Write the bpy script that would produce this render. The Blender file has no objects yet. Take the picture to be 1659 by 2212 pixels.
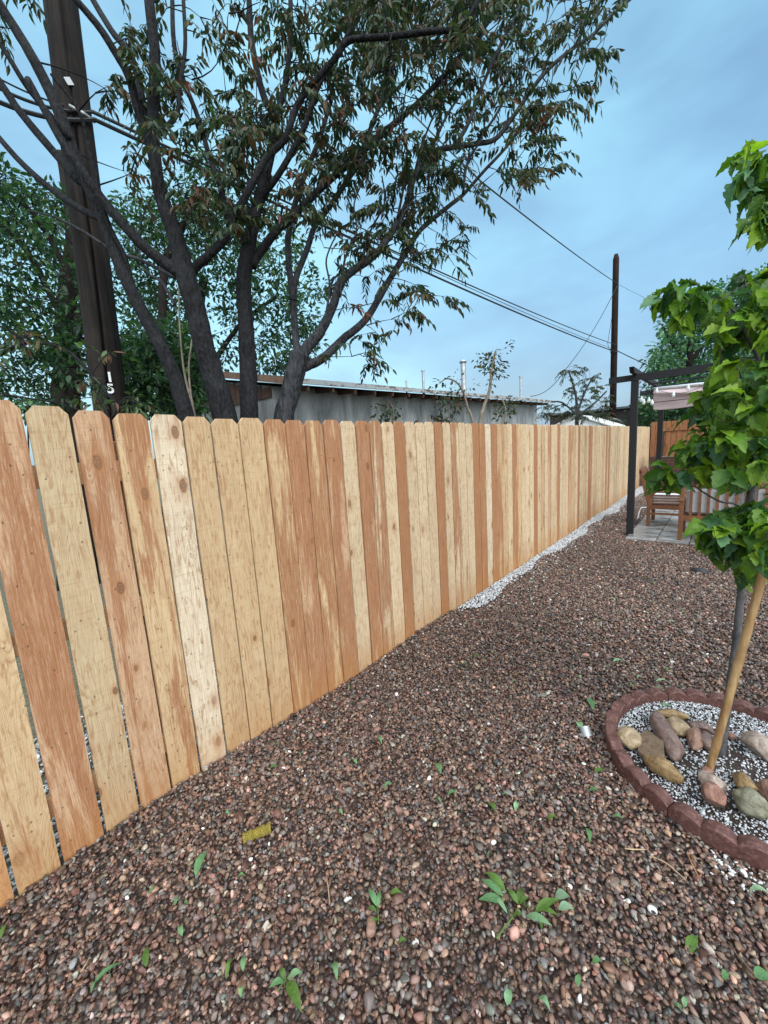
import bpy, bmesh, math, random
import numpy as np
from mathutils import Vector, Matrix, Euler

# ------------------------------------------------------------------ camera
# solved from the fence's pickets: focal 859 at a picture width of 1659
W_, H_, F_ = 1659.0, 2212.0, 859.17
YAW, PIT, ROL = 0.712229, 0.155098, -0.0622646
CAM = np.array([1.979, 0.0, 1.621])
sc = bpy.context.scene
col = sc.collection
def _basis(yaw, pit, rol):
    cy, sy, cp, sp = math.cos(yaw), math.sin(yaw), math.cos(pit), math.sin(pit)
    f = np.array([-sy*cp, cy*cp, -sp]); r = np.array([cy, sy, 0.0]); u = np.cross(r, f)
    cr, sr = math.cos(rol), math.sin(rol)
    return cr*r+sr*u, -sr*r+cr*u, f
CR, CU, CF = _basis(YAW, PIT, ROL)
cam_d = bpy.data.cameras.new('camera'); cam = bpy.data.objects.new('camera', cam_d); col.objects.link(cam)
cam_d.sensor_fit = 'HORIZONTAL'; cam_d.sensor_width = 36.0; cam_d.lens = 36.0*F_/W_
cam_d.clip_start = 0.05; cam_d.clip_end = 2000
M = Matrix(((CR[0], CU[0], -CF[0], CAM[0]), (CR[1], CU[1], -CF[1], CAM[1]), (CR[2], CU[2], -CF[2], CAM[2]), (0, 0, 0, 1)))
cam.matrix_world = M
sc.camera = cam
# ------------------------------------------------------------------ light
SUN_DIR = Vector((0.62, -0.42, 0.80)).normalized()
sun_el = math.asin(SUN_DIR.z); sun_az = math.atan2(SUN_DIR.x, SUN_DIR.y)
world = bpy.data.worlds.new('World'); sc.world = world; world.use_nodes = True
wt = world.node_tree; wt.nodes.clear()
def wn(t, **k):
    n = wt.nodes.new(t)
    for a, b in k.items(): setattr(n, a, b)
    return n
sky = wn('ShaderNodeTexSky', sky_type='NISHITA', sun_disc=False, sun_elevation=sun_el, sun_rotation=sun_az, air_density=1.5, dust_density=2.0)
bg1 = wn('ShaderNodeBackground'); bg1.inputs[1].default_value = 0.05
wt.links.new(sky.outputs[0], bg1.inputs[0])
tc = wn('ShaderNodeTexCoord')
mp = wn('ShaderNodeMapping'); mp.inputs['Scale'].default_value = (1.0, 1.0, 2.2)
nz = wn('ShaderNodeTexNoise'); nz.inputs['Scale'].default_value = 1.6; nz.inputs['Detail'].default_value = 5; nz.inputs['Roughness'].default_value = 0.45
wt.links.new(tc.outputs['Generated'], mp.inputs[0]); wt.links.new(mp.outputs[0], nz.inputs['Vector'])
rp = wn('ShaderNodeValToRGB')
rp.color_ramp.elements[0].position = 0.42; rp.color_ramp.elements[0].color = (0.098, 0.200, 0.385, 1)
rp.color_ramp.elements[1].position = 0.60; rp.color_ramp.elements[1].color = (0.155, 0.330, 0.520, 1)
wt.links.new(nz.outputs[0], rp.inputs[0])
# brighter cyan towards the upper left, brighter again round the veiled sun
def dotn(v):
    d = wn('ShaderNodeVectorMath', operation='DOT_PRODUCT'); wt.links.new(tc.outputs['Generated'], d.inputs[0]); d.inputs[1].default_value = v; return d
def mrange(src, a, b, c, d):
    m = wn('ShaderNodeMapRange', interpolation_type='SMOOTHSTEP'); wt.links.new(src, m.inputs[0])
    for i, v in enumerate((a, b, c, d)): m.inputs[i+1].default_value = v
    return m
dl = dotn(tuple(Vector((-0.86, 0.25, 0.45)).normalized())); ml = mrange(dl.outputs['Value'], 0.35, 1.0, 0.0, 0.75)
du = dotn((0, 0, 1)); mu_ = mrange(du.outputs['Value'], 0.15, 0.75, 0.0, 0.75)
mxu = wn('ShaderNodeMixRGB'); wt.links.new(mu_.outputs[0], mxu.inputs[0]); wt.links.new(rp.outputs[0], mxu.inputs[1]); mxu.inputs[2].default_value = (0.185, 0.415, 0.555, 1)
mx = wn('ShaderNodeMixRGB'); wt.links.new(ml.outputs[0], mx.inputs[0]); wt.links.new(mxu.outputs[0], mx.inputs[1]); mx.inputs[2].default_value = (0.30, 0.60, 0.74, 1)
mpc = wn('ShaderNodeMapping'); mpc.inputs['Scale'].default_value = (1.3, 1.3, 3.2); mpc.inputs['Rotation'].default_value = (0.35, 0.2, 0.6)
nzc = wn('ShaderNodeTexNoise'); nzc.inputs['Scale'].default_value = 2.1; nzc.inputs['Detail'].default_value = 7; nzc.inputs['Roughness'].default_value = 0.5; nzc.inputs['Distortion'].default_value = 0.3
wt.links.new(tc.outputs['Generated'], mpc.inputs[0]); wt.links.new(mpc.outputs[0], nzc.inputs['Vector'])
rc = wn('ShaderNodeValToRGB'); rc.color_ramp.elements[0].position = 0.36; rc.color_ramp.elements[0].color = (0.77, 0.75, 0.81, 1); rc.color_ramp.elements[1].position = 0.64; rc.color_ramp.elements[1].color = (1.17, 1.15, 1.09, 1)
wt.links.new(nzc.outputs[0], rc.inputs[0]); mc = wn('ShaderNodeMixRGB', blend_type='MULTIPLY'); mc.inputs[0].default_value = 1; wt.links.new(mx.outputs[0], mc.inputs[1]); wt.links.new(rc.outputs[0], mc.inputs[2])
ds = dotn(tuple(SUN_DIR)); ms = mrange(ds.outputs['Value'], 0.1, 1.0, 0.0, 1.0)
mx2 = wn('ShaderNodeMixRGB'); wt.links.new(ms.outputs[0], mx2.inputs[0]); wt.links.new(mc.outputs[0], mx2.inputs[1]); mx2.inputs[2].default_value = (2.0, 2.2, 2.25, 1)
bg2 = wn('ShaderNodeBackground'); bg2.inputs[1].default_value = 0.95
wt.links.new(mx2.outputs[0], bg2.inputs[0])
add = wn('ShaderNodeAddShader'); out = wn('ShaderNodeOutputWorld')
wt.links.new(bg1.outputs[0], add.inputs[0]); wt.links.new(bg2.outputs[0], add.inputs[1]); wt.links.new(add.outputs[0], out.inputs[0])
sd = bpy.data.lights.new('sun', 'SUN'); sd.energy = 1.5; sd.angle = math.radians(28); sd.color = (1.0, 0.97, 0.94)
so = bpy.data.objects.new('sun', sd); col.objects.link(so); so.rotation_euler = (-SUN_DIR).to_track_quat('-Z', 'Y').to_euler(); so.location = (6, -5, 12)
sc.view_settings.view_transform = 'Standard'; sc.view_settings.look = 'None'; sc.view_settings.gamma = 1; sc.view_settings.exposure = 0.35

# ------------------------------------------------------------------ picture -> place
def ray(x, y): return CF+CR*(x-W_/2)/F_-CU*(y-H_/2)/F_
def G(x, y, z=0.0): v = ray(x, y); return CAM+v*(z-CAM[2])/v[2]
def X(x, y, x0): v = ray(x, y); return CAM+v*(x0-CAM[0])/v[0]
def Yp(x, y, y0): v = ray(x, y); return CAM+v*(y0-CAM[1])/v[1]
def D(x, y, d): return CAM+ray(x, y)*d
def depth(p): return float((np.asarray(p)-CAM)@CF)
rnd = random.Random(7); rng = np.random.default_rng(7)

# ------------------------------------------------------------------ objects
def tag(o, label=None, cat=None, group=None, kind=None):
    if label: o['label'] = label
    if cat: o['category'] = cat
    if group: o['group'] = group
    if kind: o['kind'] = kind
    return o
def thing(name, loc, label, cat, group=None):
    o = bpy.data.objects.new(name, None); col.objects.link(o); o.location = tuple(float(a) for a in loc); o.empty_display_size = 0.1
    return tag(o, label, cat, group)
def world_loc(o):
    p = np.zeros(3)
    while o is not None: p += np.array(o.location); o = o.parent
    return p
class MB:
    """collects geometry in world coordinates, then links it as one mesh"""
    def __init__(s): s.v = []; s.f = []; s.c = []; s.n = 0
    def add(s, V, Fs, c=None):
        V = np.asarray(V, float).reshape(-1, 3); s.v.append(V)
        s.f += [tuple(i+s.n for i in f) for f in Fs]
        if c is not None:
            c = np.asarray(c, float); c = np.tile(c, (len(V), 1)) if c.ndim == 1 else c; s.c.append(c)
        s.n += len(V); return s
    def box(s, c, size, R=None, bev=0.0):
        c = np.asarray(c, float); h = np.asarray(size, float)/2
        b = min(bev, *(h*0.9))
        if b <= 0:
            V = np.array([[x, y, z] for x in (-1, 1) for y in (-1, 1) for z in (-1, 1)])*h
            Fc = [(0, 1, 3, 2), (4, 6, 7, 5), (0, 4, 5, 1), (2, 3, 7, 6), (0, 2, 6, 4), (1, 5, 7, 3)]
        else:
            bm = bmesh.new(); bmesh.ops.create_cube(bm, size=1)
            for v in bm.verts: v.co = Vector((v.co.x*2*h[0], v.co.y*2*h[1], v.co.z*2*h[2]))
            bmesh.ops.bevel(bm, geom=list(bm.edges), offset=b, segments=1, affect='EDGES')
            bm.verts.index_update(); V = np.array([v.co[:] for v in bm.verts]); Fc = [tuple(v.index for v in f.verts) for f in bm.faces]; bm.free()
        if R is not None: V = V@np.array(R).T
        return s.add(V+c, Fc)
    def beam(s, a, b, w, h, up=(0, 0, 1), bev=0.0):
        a = np.asarray(a, float); b = np.asarray(b, float); d = b-a; L = np.linalg.norm(d); d = d/L
        up = np.asarray(up, float); sx = np.cross(d, up); sx /= np.linalg.norm(sx); uz = np.cross(sx, d)
        return s.box((a+b)/2, (L, w, h), np.stack([d, sx, uz], 1), bev)
    def tube(s, P, r, seg=8, cap=True):
        P = np.asarray(P, float); n = len(P); r = np.broadcast_to(np.asarray(r, float), (n,))
        T = np.gradient(P, axis=0); T /= np.linalg.norm(T, axis=1)[:, None]+1e-12
        a = np.array([0, 0, 1.0]) if abs(T[0, 2]) < 0.9 else np.array([1.0, 0, 0])
        N = np.cross(T[0], a); N /= np.linalg.norm(N); V = []; th = np.arange(seg)*2*math.pi/seg
        for i in range(n):
            N = N-T[i]*(N@T[i]); N /= np.linalg.norm(N)+1e-12; B = np.cross(T[i], N)
            V.append(P[i]+r[i]*(np.cos(th)[:, None]*N+np.sin(th)[:, None]*B))
        Fc = [(i*seg+j, i*seg+(j+1) % seg, (i+1)*seg+(j+1) % seg, (i+1)*seg+j) for i in range(n-1) for j in range(seg)]
        if cap: Fc += [tuple(range(seg-1, -1, -1)), tuple((n-1)*seg+j for j in range(seg))]
        return s.add(np.concatenate(V), Fc)
    def prism(s, pts, d):
        """closed outline pts (3-D, one plane) pushed along d"""
        pts = np.asarray(pts, float); n = len(pts); d = np.asarray(d, float)
        return s.add(np.concatenate([pts, pts+d]), [tuple(range(n-1, -1, -1)), tuple(range(n, 2*n))]+[(i, (i+1) % n, n+(i+1) % n, n+i) for i in range(n)])
    def build(s, name, mat, parent=None, smooth=False, origin=None, color=None):
        V = np.concatenate(s.v)
        if parent is not None: o0 = world_loc(parent)
        elif origin is not None: o0 = np.asarray(origin, float)
        else: mn, mxx = V.min(0), V.max(0); o0 = np.array([(mn[0]+mxx[0])/2, (mn[1]+mxx[1])/2, mn[2]])
        me = bpy.data.meshes.new(name); me.from_pydata((V-o0).tolist(), [], s.f)
        if s.c:
            C_ = np.concatenate(s.c); at = me.color_attributes.new('Col', 'FLOAT_COLOR', 'POINT')
            at.data.foreach_set('color', np.c_[C_, np.ones(len(C_))].ravel())
        if smooth: me.polygons.foreach_set('use_smooth', [True]*len(me.polygons))
        if mat: me.materials.append(mat)
        me.update()
        o = bpy.data.objects.new(name, me); col.objects.link(o)
        if parent is not None: o.parent = parent
        else: o.location = tuple(o0)
        if color is not None: o.color = tuple(color) if len(color) == 4 else tuple(color)+(1,)
        return o

# ------------------------------------------------------------------ materials
class NT:
    def __init__(s, name, rough=0.7, spec=0.4):
        s.m = bpy.data.materials.new(name); s.m.use_nodes = True; s.t = s.m.node_tree; s.t.nodes.clear()
        s.p = s.n('ShaderNodeBsdfPrincipled'); s.o = s.n('ShaderNodeOutputMaterial'); s.l(s.p.outputs[0], s.o.inputs[0])
        s.p.inputs['Roughness'].default_value = rough; s.p.inputs['Specular IOR Level'].default_value = spec
    def n(s, t, **k):
        x = s.t.nodes.new(t)
        for a, b in k.items(): setattr(x, a, b)
        return x
    def l(s, a, b): s.t.links.new(a, b)
    def put(s, inp, v):
        if hasattr(v, 'is_linked'): s.l(v, inp)
        else: inp.default_value = v
    def coord(s, kind='Object', scale=(1, 1, 1), rand=0):
        c = s.n('ShaderNodeTexCoord'); m = s.n('ShaderNodeMapping'); m.inputs['Scale'].default_value = scale
        src = c.outputs[kind]
        if rand:
            oi = s.n('ShaderNodeObjectInfo'); mu = s.n('ShaderNodeMath', operation='MULTIPLY'); s.l(oi.outputs['Random'], mu.inputs[0]); mu.inputs[1].default_value = rand
            ad = s.n('ShaderNodeVectorMath', operation='ADD'); s.l(src, ad.inputs[0]); s.l(mu.outputs[0], ad.inputs[1]); src = ad.outputs[0]
        s.l(src, m.inputs[0]); return m.outputs[0]
    def noise(s, vec, scale, detail=4, rough=0.55, dist=0.0):
        x = s.n('ShaderNodeTexNoise'); s.l(vec, x.inputs['Vector']); x.inputs['Scale'].default_value = scale; x.inputs['Detail'].default_value = detail
        x.inputs['Roughness'].default_value = rough; x.inputs['Distortion'].default_value = dist; return x.outputs[0]
    def rng(s, v, a, b, c=0.0, d=1.0):
        x = s.n('ShaderNodeMapRange'); s.l(v, x.inputs[0])
        for i, q in enumerate((a, b, c, d)): s.put(x.inputs[i+1], q)
        return x.outputs[0]
    def math(s, op, a, b=0.0):
        x = s.n('ShaderNodeMath', operation=op); s.put(x.inputs[0], a); s.put(x.inputs[1], b); return x.outputs[0]
    def mix(s, f, a, b, mode='MIX'):
        x = s.n('ShaderNodeMixRGB', blend_type=mode); s.put(x.inputs[0], f)
        for i, v in ((1, a), (2, b)): s.put(x.inputs[i], v if hasattr(v, 'is_linked') or len(v) == 4 else tuple(v)+(1,))
        return x.outputs[0]
    def base(s, c): s.put(s.p.inputs['Base Color'], c if hasattr(c, 'is_linked') or len(c) == 4 else tuple(c)+(1,)); return s
    def bump(s, h, st=0.3, dist=0.01):
        b = s.n('ShaderNodeBump'); b.inputs['Strength'].default_value = st; b.inputs['Distance'].default_value = dist; s.l(h, b.inputs['Height']); s.l(b.outputs[0], s.p.inputs['Normal']); return s

def mat_plain(name, c, rough=0.6, var=0.25, scale=12, metal=0.0, bump=0.0):
    t = NT(name, rough); v = t.coord(rand=11); n = t.noise(v, scale, 6)
    c = np.array(c); t.base(t.mix(t.rng(n, 0.3, 0.7), tuple(c*(1-var)), tuple(np.minimum(c*(1+var), 1)))); t.p.inputs['Metallic'].default_value = metal
    if bump: t.bump(n, bump, 0.01)
    return t.m
# fence wood: object colour = pale sapwood tint, alpha = share of red heartwood
def mat_picket():
    t = NT('cedar_picket', 0.8, 0.25)
    oi = t.n('ShaderNodeObjectInfo')
    v = t.coord(rand=53)
    fine = t.noise(t.coord(scale=(9, 9, 0.35), rand=53), 16, 6, 0.62, 0.6)
    mid = t.noise(t.coord(scale=(5, 5, 0.8), rand=31), 9, 4, 0.5, 0.3)
    big = t.noise(t.coord(scale=(4.2, 4.2, 0.42), rand=17), 3.0, 5, 0.62, 0.5)
    dash = t.noise(t.coord(scale=(6, 6, 1.5), rand=71), 11, 4, 0.5)
    saw_o = t.noise(t.coord(scale=(0.3, 0.5, 11.0), rand=77), 12, 3, 0.6, 0.3)
    fleck = t.noise(t.coord(scale=(10, 10, 1.2), rand=19), 14, 5, 0.7)
    # heartwood boundary
    al = oi.outputs['Alpha']
    edge = t.math('SUBTRACT', 1.0, al)
    e2 = t.math('ADD', t.rng(edge, 0, 1, 0.30, 0.70), 0.04); e1 = t.math('SUBTRACT', e2, 0.10)
    hm = t.rng(big, e1, e2)
    hm = t.math('ADD', hm, t.rng(fine, 0.36, 0.68, -0.42, 0.30)); hm = t.math('MULTIPLY', hm, 0.88); hm = t.rng(hm, 0.06, 0.9)
    c = t.mix(hm, oi.outputs['Color'], (0.295, 0.124, 0.060))
    c = t.mix(t.math('MULTIPLY', t.rng(mid, 0.35, 0.75), 0.30), c, (0.36, 0.18, 0.075))
    fig = t.noise(t.coord(scale=(5, 5, 0.55), rand=23), 2.2, 2, 0.4, 0.4)
    lines = t.rng(t.math('SINE', t.math('MULTIPLY', fig, 150.0)), 0.2, 1.0); fade = t.rng(t.noise(t.coord(scale=(2, 2, .5), rand=61), 5, 2), 0.42, 0.62)
    c = t.mix(t.math('MULTIPLY', t.math('MULTIPLY', lines, fade), 0.42), c, (0.24, 0.115, 0.05))
    tone = t.noise(t.coord(scale=(1, 1, 0.6), rand=43), 3.2, 3); c = t.mix(t.math('MULTIPLY', t.rng(tone, 0.45, 0.72), 0.26), c, (0.30, 0.175, 0.095))
    c = t.mix(t.math('MULTIPLY', t.rng(dash, 0.56, 0.64), 0.50), c, (0.30, 0.145, 0.06))
    c = t.mix(t.math('MULTIPLY', t.rng(fine, 0.48, 0.78), 0.40), c, (0.25, 0.12, 0.055))
    c = t.mix(t.math('MULTIPLY', t.rng(saw_o, 0.52, 0.72), 0.30), c, (0.28, 0.15, 0.08))
    c = t.mix(t.math('MULTIPLY', t.math('MULTIPLY', t.rng(fleck, 0.56, 0.70), t.rng(tone, .35, .6)), 0.55), c, (0.60, 0.46, 0.32))
    c = t.mix(t.math('MULTIPLY', t.rng(fleck, 0.42, 0.30), 0.5), c, (0.20, 0.095, 0.045))
    # knots: ringed ellipses, in some cells only
    def yz(sz_, rand):
        sp_ = t.n('ShaderNodeSeparateXYZ'); t.l(t.coord(scale=(1, 1, sz_), rand=rand), sp_.inputs[0]); cb = t.n('ShaderNodeCombineXYZ'); t.l(sp_.outputs[1], cb.inputs[0]); t.l(sp_.outputs[2], cb.inputs[1]); return cb.outputs[0]
    vk = t.n('ShaderNodeTexVoronoi', voronoi_dimensions='2D'); vk.feature = 'F1'; t.l(yz(0.55, 29), vk.inputs['Vector']); vk.inputs['Scale'].default_value = 7.0; vk.inputs['Randomness'].default_value = 0.9
    sepc = t.n('ShaderNodeSeparateColor'); t.l(vk.outputs['Color'], sepc.inputs[0])
    on = t.math('GREATER_THAN', sepc.outputs[0], 0.80)
    rad = t.rng(sepc.outputs[1], 0, 1, 0.045, 0.15)
    q = t.math('DIVIDE', vk.outputs['Distance'], rad); q = t.math('ADD', q, t.rng(fine, 0.3, 0.7, -0.15, 0.15))
    core = t.math('MULTIPLY', t.rng(q, 1.0, 0.75), on); halo = t.math('MULTIPLY', t.rng(q, 2.6, 0.9), on)
    c = t.mix(t.math('MULTIPLY', halo, 0.45), c, (0.34, 0.15, 0.06))
    ring = t.math('SINE', t.math('MULTIPLY', q, 17.0)); kc = t.mix(t.rng(ring, -1, 1), (0.12, 0.055, 0.03), (0.24, 0.12, 0.06))
    c = t.mix(t.math('MULTIPLY', core, t.rng(sepc.outputs[2], 0, 1, 0.35, 0.9)), c, kc)
    # tiny dark pin knots
    vp = t.n('ShaderNodeTexVoronoi', voronoi_dimensions='2D'); t.l(yz(0.8, 91), vp.inputs['Vector']); vp.inputs['Scale'].default_value = 17
    s2 = t.n('ShaderNodeSeparateColor'); t.l(vp.outputs['Color'], s2.inputs[0])
    pin = t.math('MULTIPLY', t.rng(vp.outputs['Distance'], 0.09, 0.04), t.math('GREATER_THAN', s2.outputs[0], 0.80))
    c = t.mix(t.math('MULTIPLY', pin, 0.7), c, (0.10, 0.045, 0.025))
    # damp orange foot
    sx = t.n('ShaderNodeSeparateXYZ'); tcn = t.n('ShaderNodeTexCoord'); t.l(tcn.outputs['Object'], sx.inputs[0])
    foot = t.rng(t.math('ADD', sx.outputs[2], t.rng(mid, 0.3, 0.7, -0.12, 0.12)), 0.30, 0.02)
    nail = None
    for zr_ in (0.28, 0.98, 1.60):
        for yo in (-0.042, 0.042):
            dy = t.math('SUBTRACT', sx.outputs[1], yo); dz = t.math('SUBTRACT', sx.outputs[2], zr_+yo*.25); dd = t.math('SQRT', t.math('ADD', t.math('MULTIPLY', dy, dy), t.math('MULTIPLY', dz, dz)))
            k1 = t.rng(dd, 0.0042, 0.0028); nail = k1 if nail is None else t.math('MAXIMUM', nail, k1)
    c = t.mix(t.math('MULTIPLY', nail, 0.75), c, (0.06, 0.055, 0.05))
    c = t.mix(t.math('MULTIPLY', foot, 0.5), c, (0.34, 0.145, 0.04))
    t.base(c); t.bump(t.math('ADD', t.math('MULTIPLY', t.math('ADD', fine, t.math('MULTIPLY', lines, -.25)), 0.7), t.math('MULTIPLY', saw_o, 0.25)), 0.7, 0.004); return t.m
M_PICK = mat_picket()
def mat_wood(name, a, b, rough=0.55, sc_=14):
    t = NT(name, rough); fine = t.noise(t.coord(scale=(1, 1, 1), rand=13), sc_, 5, 0.6, 1.0); big = t.noise(t.coord(rand=9), 3, 3)
    c = t.mix(t.rng(fine, 0.3, 0.7), a, b); c = t.mix(t.math('MULTIPLY', t.rng(big, 0.45, 0.7), 0.4), c, tuple(np.array(a)*0.6)); t.base(c); t.bump(fine, 0.2, 0.003); return t.m
def mat_bark(name, a, b, stretch=0.25, scale=28, bump=0.7):
    t = NT(name, 0.9, 0.2); n1 = t.noise(t.coord(scale=(1, 1, stretch), rand=5), scale, 6, 0.65, 0.4); n2 = t.noise(t.coord(rand=5), 4, 4)
    vz = t.n('ShaderNodeTexVoronoi'); vz.feature = 'F1'; t.l(t.coord(scale=(1, 1, stretch*1.4)), vz.inputs['Vector']); vz.inputs['Scale'].default_value = scale*1.3
    c = t.mix(t.rng(n1, 0.35, 0.68), a, b); c = t.mix(t.math('MULTIPLY', t.rng(n2, 0.45, 0.65), 0.5), c, tuple(np.array(b)*1.25)); c = t.mix(t.math('MULTIPLY', t.rng(vz.outputs[0], 0.5, 0.1), 0.35), c, tuple(np.array(a)*0.6))
    t.base(c); t.bump(t.math('ADD', n1, t.math('MULTIPLY', vz.outputs[0], 0.5)), bump, 0.02); return t.m
def mat_leaf(name, transl=0.3, rough=0.5):
    t = NT(name, rough, 0.35); a = t.n('ShaderNodeAttribute'); a.attribute_name = 'Col'
    n = t.noise(t.coord(), 40, 3); c = t.mix(t.math('MULTIPLY', t.rng(n, 0.3, 0.7), 0.35), a.outputs[0], (0.02, 0.03, 0.012), 'MIX'); t.base(c); t.bump(t.noise(t.coord(), 75, 3), 0.6, 0.006)
    tr = t.n('ShaderNodeBsdfTranslucent'); t.l(t.mix(1.0, c, (1.0, 1.15, 0.6), 'MULTIPLY'), tr.inputs[0])
    mxs = t.n('ShaderNodeMixShader'); mxs.inputs[0].default_value = transl; t.l(t.p.outputs[0], mxs.inputs[1]); t.l(tr.outputs[0], mxs.inputs[2]); t.l(mxs.outputs[0], t.o.inputs[0]); return t.m
M_LEAF = mat_leaf('drooping_leaf', 0.36); M_LEAF_G = mat_leaf('fresh_leaf', 0.42, 0.45)
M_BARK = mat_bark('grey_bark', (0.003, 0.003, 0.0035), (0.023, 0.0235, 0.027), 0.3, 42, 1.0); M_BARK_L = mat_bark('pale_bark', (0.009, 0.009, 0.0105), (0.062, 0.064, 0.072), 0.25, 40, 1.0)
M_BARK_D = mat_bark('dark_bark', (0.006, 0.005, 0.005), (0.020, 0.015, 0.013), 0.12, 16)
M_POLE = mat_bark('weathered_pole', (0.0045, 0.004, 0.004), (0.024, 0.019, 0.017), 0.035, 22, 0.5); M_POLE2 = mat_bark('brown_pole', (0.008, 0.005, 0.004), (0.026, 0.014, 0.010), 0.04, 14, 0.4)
M_METAL_D = mat_plain('charcoal_metal', (0.0055, 0.006, 0.008), 0.7, 0.3, 30); M_CABLE = mat_plain('black_cable', (0.015, 0.016, 0.02), 0.6, 0.2)
M_GALV = mat_plain('galvanised_steel', (0.42, 0.43, 0.44), 0.42, 0.25, 9, 0.7)
M_WHITE = mat_plain('white_paint', (0.66, 0.68, 0.70), 0.55, 0.12, 20)
M_GLASS = NT('bulb_glass', 0.15).base((0.75, 0.8, 0.82)); M_GLASS.p.inputs['Alpha'].default_value = 0.75; M_GLASS = M_GLASS.m
M_TEAK = mat_wood('teak', (0.105, 0.040, 0.018), (0.20, 0.085, 0.038), 0.45); M_PLANK_D = mat_wood('dark_stained_wood', (0.030, 0.014, 0.011), (0.075, 0.033, 0.024))
M_RAIL = mat_wood('rail_wood', (0.34, 0.17, 0.08), (0.50, 0.29, 0.15)); M_CUSH = mat_plain('grey_cushion', (0.38, 0.37, 0.37), 0.9, 0.1, 30)

# ------------------------------------------------------------------ ground
def mat_ground():
    t = NT('gravel_ground', 0.75, 0.3); v = t.coord(scale=(1, 1, 1))
    vo = t.n('ShaderNodeTexVoronoi'); t.l(v, vo.inputs['Vector']); vo.inputs['Scale'].default_value = 62
    s2 = t.n('ShaderNodeSeparateColor'); t.l(vo.outputs['Color'], s2.inputs[0])
    r = t.n('ShaderNodeValToRGB'); cr = r.color_ramp; cr.elements[0].color = (0.035, 0.022, 0.018, 1); cr.elements[1].color = (0.20, 0.16, 0.14, 1)
    e = cr.elements.new(0.5); e.color = (0.10, 0.058, 0.045, 1); t.l(s2.outputs[0], r.inputs[0])
    c = t.mix(t.rng(vo.outputs['Distance'], 0.25, 0.75, 0, 0.8), r.outputs[0], (0.012, 0.008, 0.007)); t.base(c); t.bump(t.rng(vo.outputs['Distance'], 0.0, 0.8, 1, 0), 0.8, 0.01); return t.m
def mat_dirt():
    t = NT('earth', 0.9, 0.2); v = t.coord(); n = t.noise(v, 3, 6); n2 = t.noise(v, 40, 5)
    t.base(t.mix(t.rng(n2, 0.4, 0.65), t.mix(t.rng(n, 0.35, 0.65), (0.09, 0.075, 0.055), (0.06, 0.08, 0.035)), (0.17, 0.15, 0.12))); t.bump(n2, 0.5, 0.02); return t.m
m = MB(); m.add([(-300, -300, -0.03), (300, -300, -0.03), (300, 300, -0.03), (-300, 300, -0.03)], [(0, 1, 2, 3)]); tag(m.build('ground', mat_dirt()), kind='structure')
m = MB(); nx, ny = 60, 110; xs = np.linspace(-0.02, 7.0, nx); ys = np.linspace(-3.0, 16.6, ny)
def gz(x, y): return 0.006*np.sin(x*3.1+y*1.7)+0.006*np.sin(y*2.3-x*1.1)+0.045*np.exp(-np.maximum(x, 0)/0.16)*(0.8+0.35*np.sin(y*2.9))*(np.asarray(y) < 3.2)
V = [(x, y, -0.012+float(gz(x, y))) for y in ys for x in xs]
m.add(V, [(j*nx+i, j*nx+i+1, (j+1)*nx+i+1, (j+1)*nx+i) for j in range(ny-1) for i in range(nx-1)])
tag(m.build('gravel_bed', mat_ground(), smooth=True, origin=(0, 0, 0)), kind='structure')

# pebbles: variants instanced on a point mesh (nobody could count them)
def mat_pebble():
    t = NT('pebble', 0.40, 0.5); a = t.n('ShaderNodeAttribute'); a.attribute_type = 'INSTANCER'; a.attribute_name = 'tint'
    n = t.noise(t.coord(rand=40), 90, 4); t.base(t.mix(t.math('MULTIPLY', t.rng(n, 0.35, 0.7), 0.45), a.outputs[0], t.mix(1.0, a.outputs[0], (0.45, 0.42, 0.42), 'MULTIPLY'))); t.bump(n, 0.25, 0.002); return t.m
M_PEB = mat_pebble()
def pebble_variant(k, ang):
    bm = bmesh.new(); bmesh.ops.create_icosphere(bm, subdivisions=2, radius=1.0); r = random.Random(100+k)
    pl = [(Vector((r.gauss(0, 1), r.gauss(0, 1), r.gauss(0, 1))).normalized(), r.uniform(0.55, 0.88)) for _ in range(7+ang)]
    sz = Vector((1.0, r.uniform(0.55, 0.85), r.uniform(0.42, 0.68)))
    for v in bm.verts:
        for nn, d in pl:
            e = v.co.dot(nn)-d
            if e > 0: v.co -= nn*e*0.9
        v.co = Vector((v.co.x*sz.x, v.co.y*sz.y, v.co.z*sz.z))*(1+r.uniform(-0.04, 0.04))
    me = bpy.data.meshes.new('pebble_shape'); bm.to_mesh(me); bm.free(); me.materials.append(M_PEB)
    me.polygons.foreach_set('use_smooth', [ang < 2]*len(me.polygons))
    return bpy.data.objects.new('pebble_shape', me)
peb_col = bpy.data.collections.new('pebble_shapes')
for k in range(12): peb_col.objects.link(pebble_variant(k, k % 6))
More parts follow.
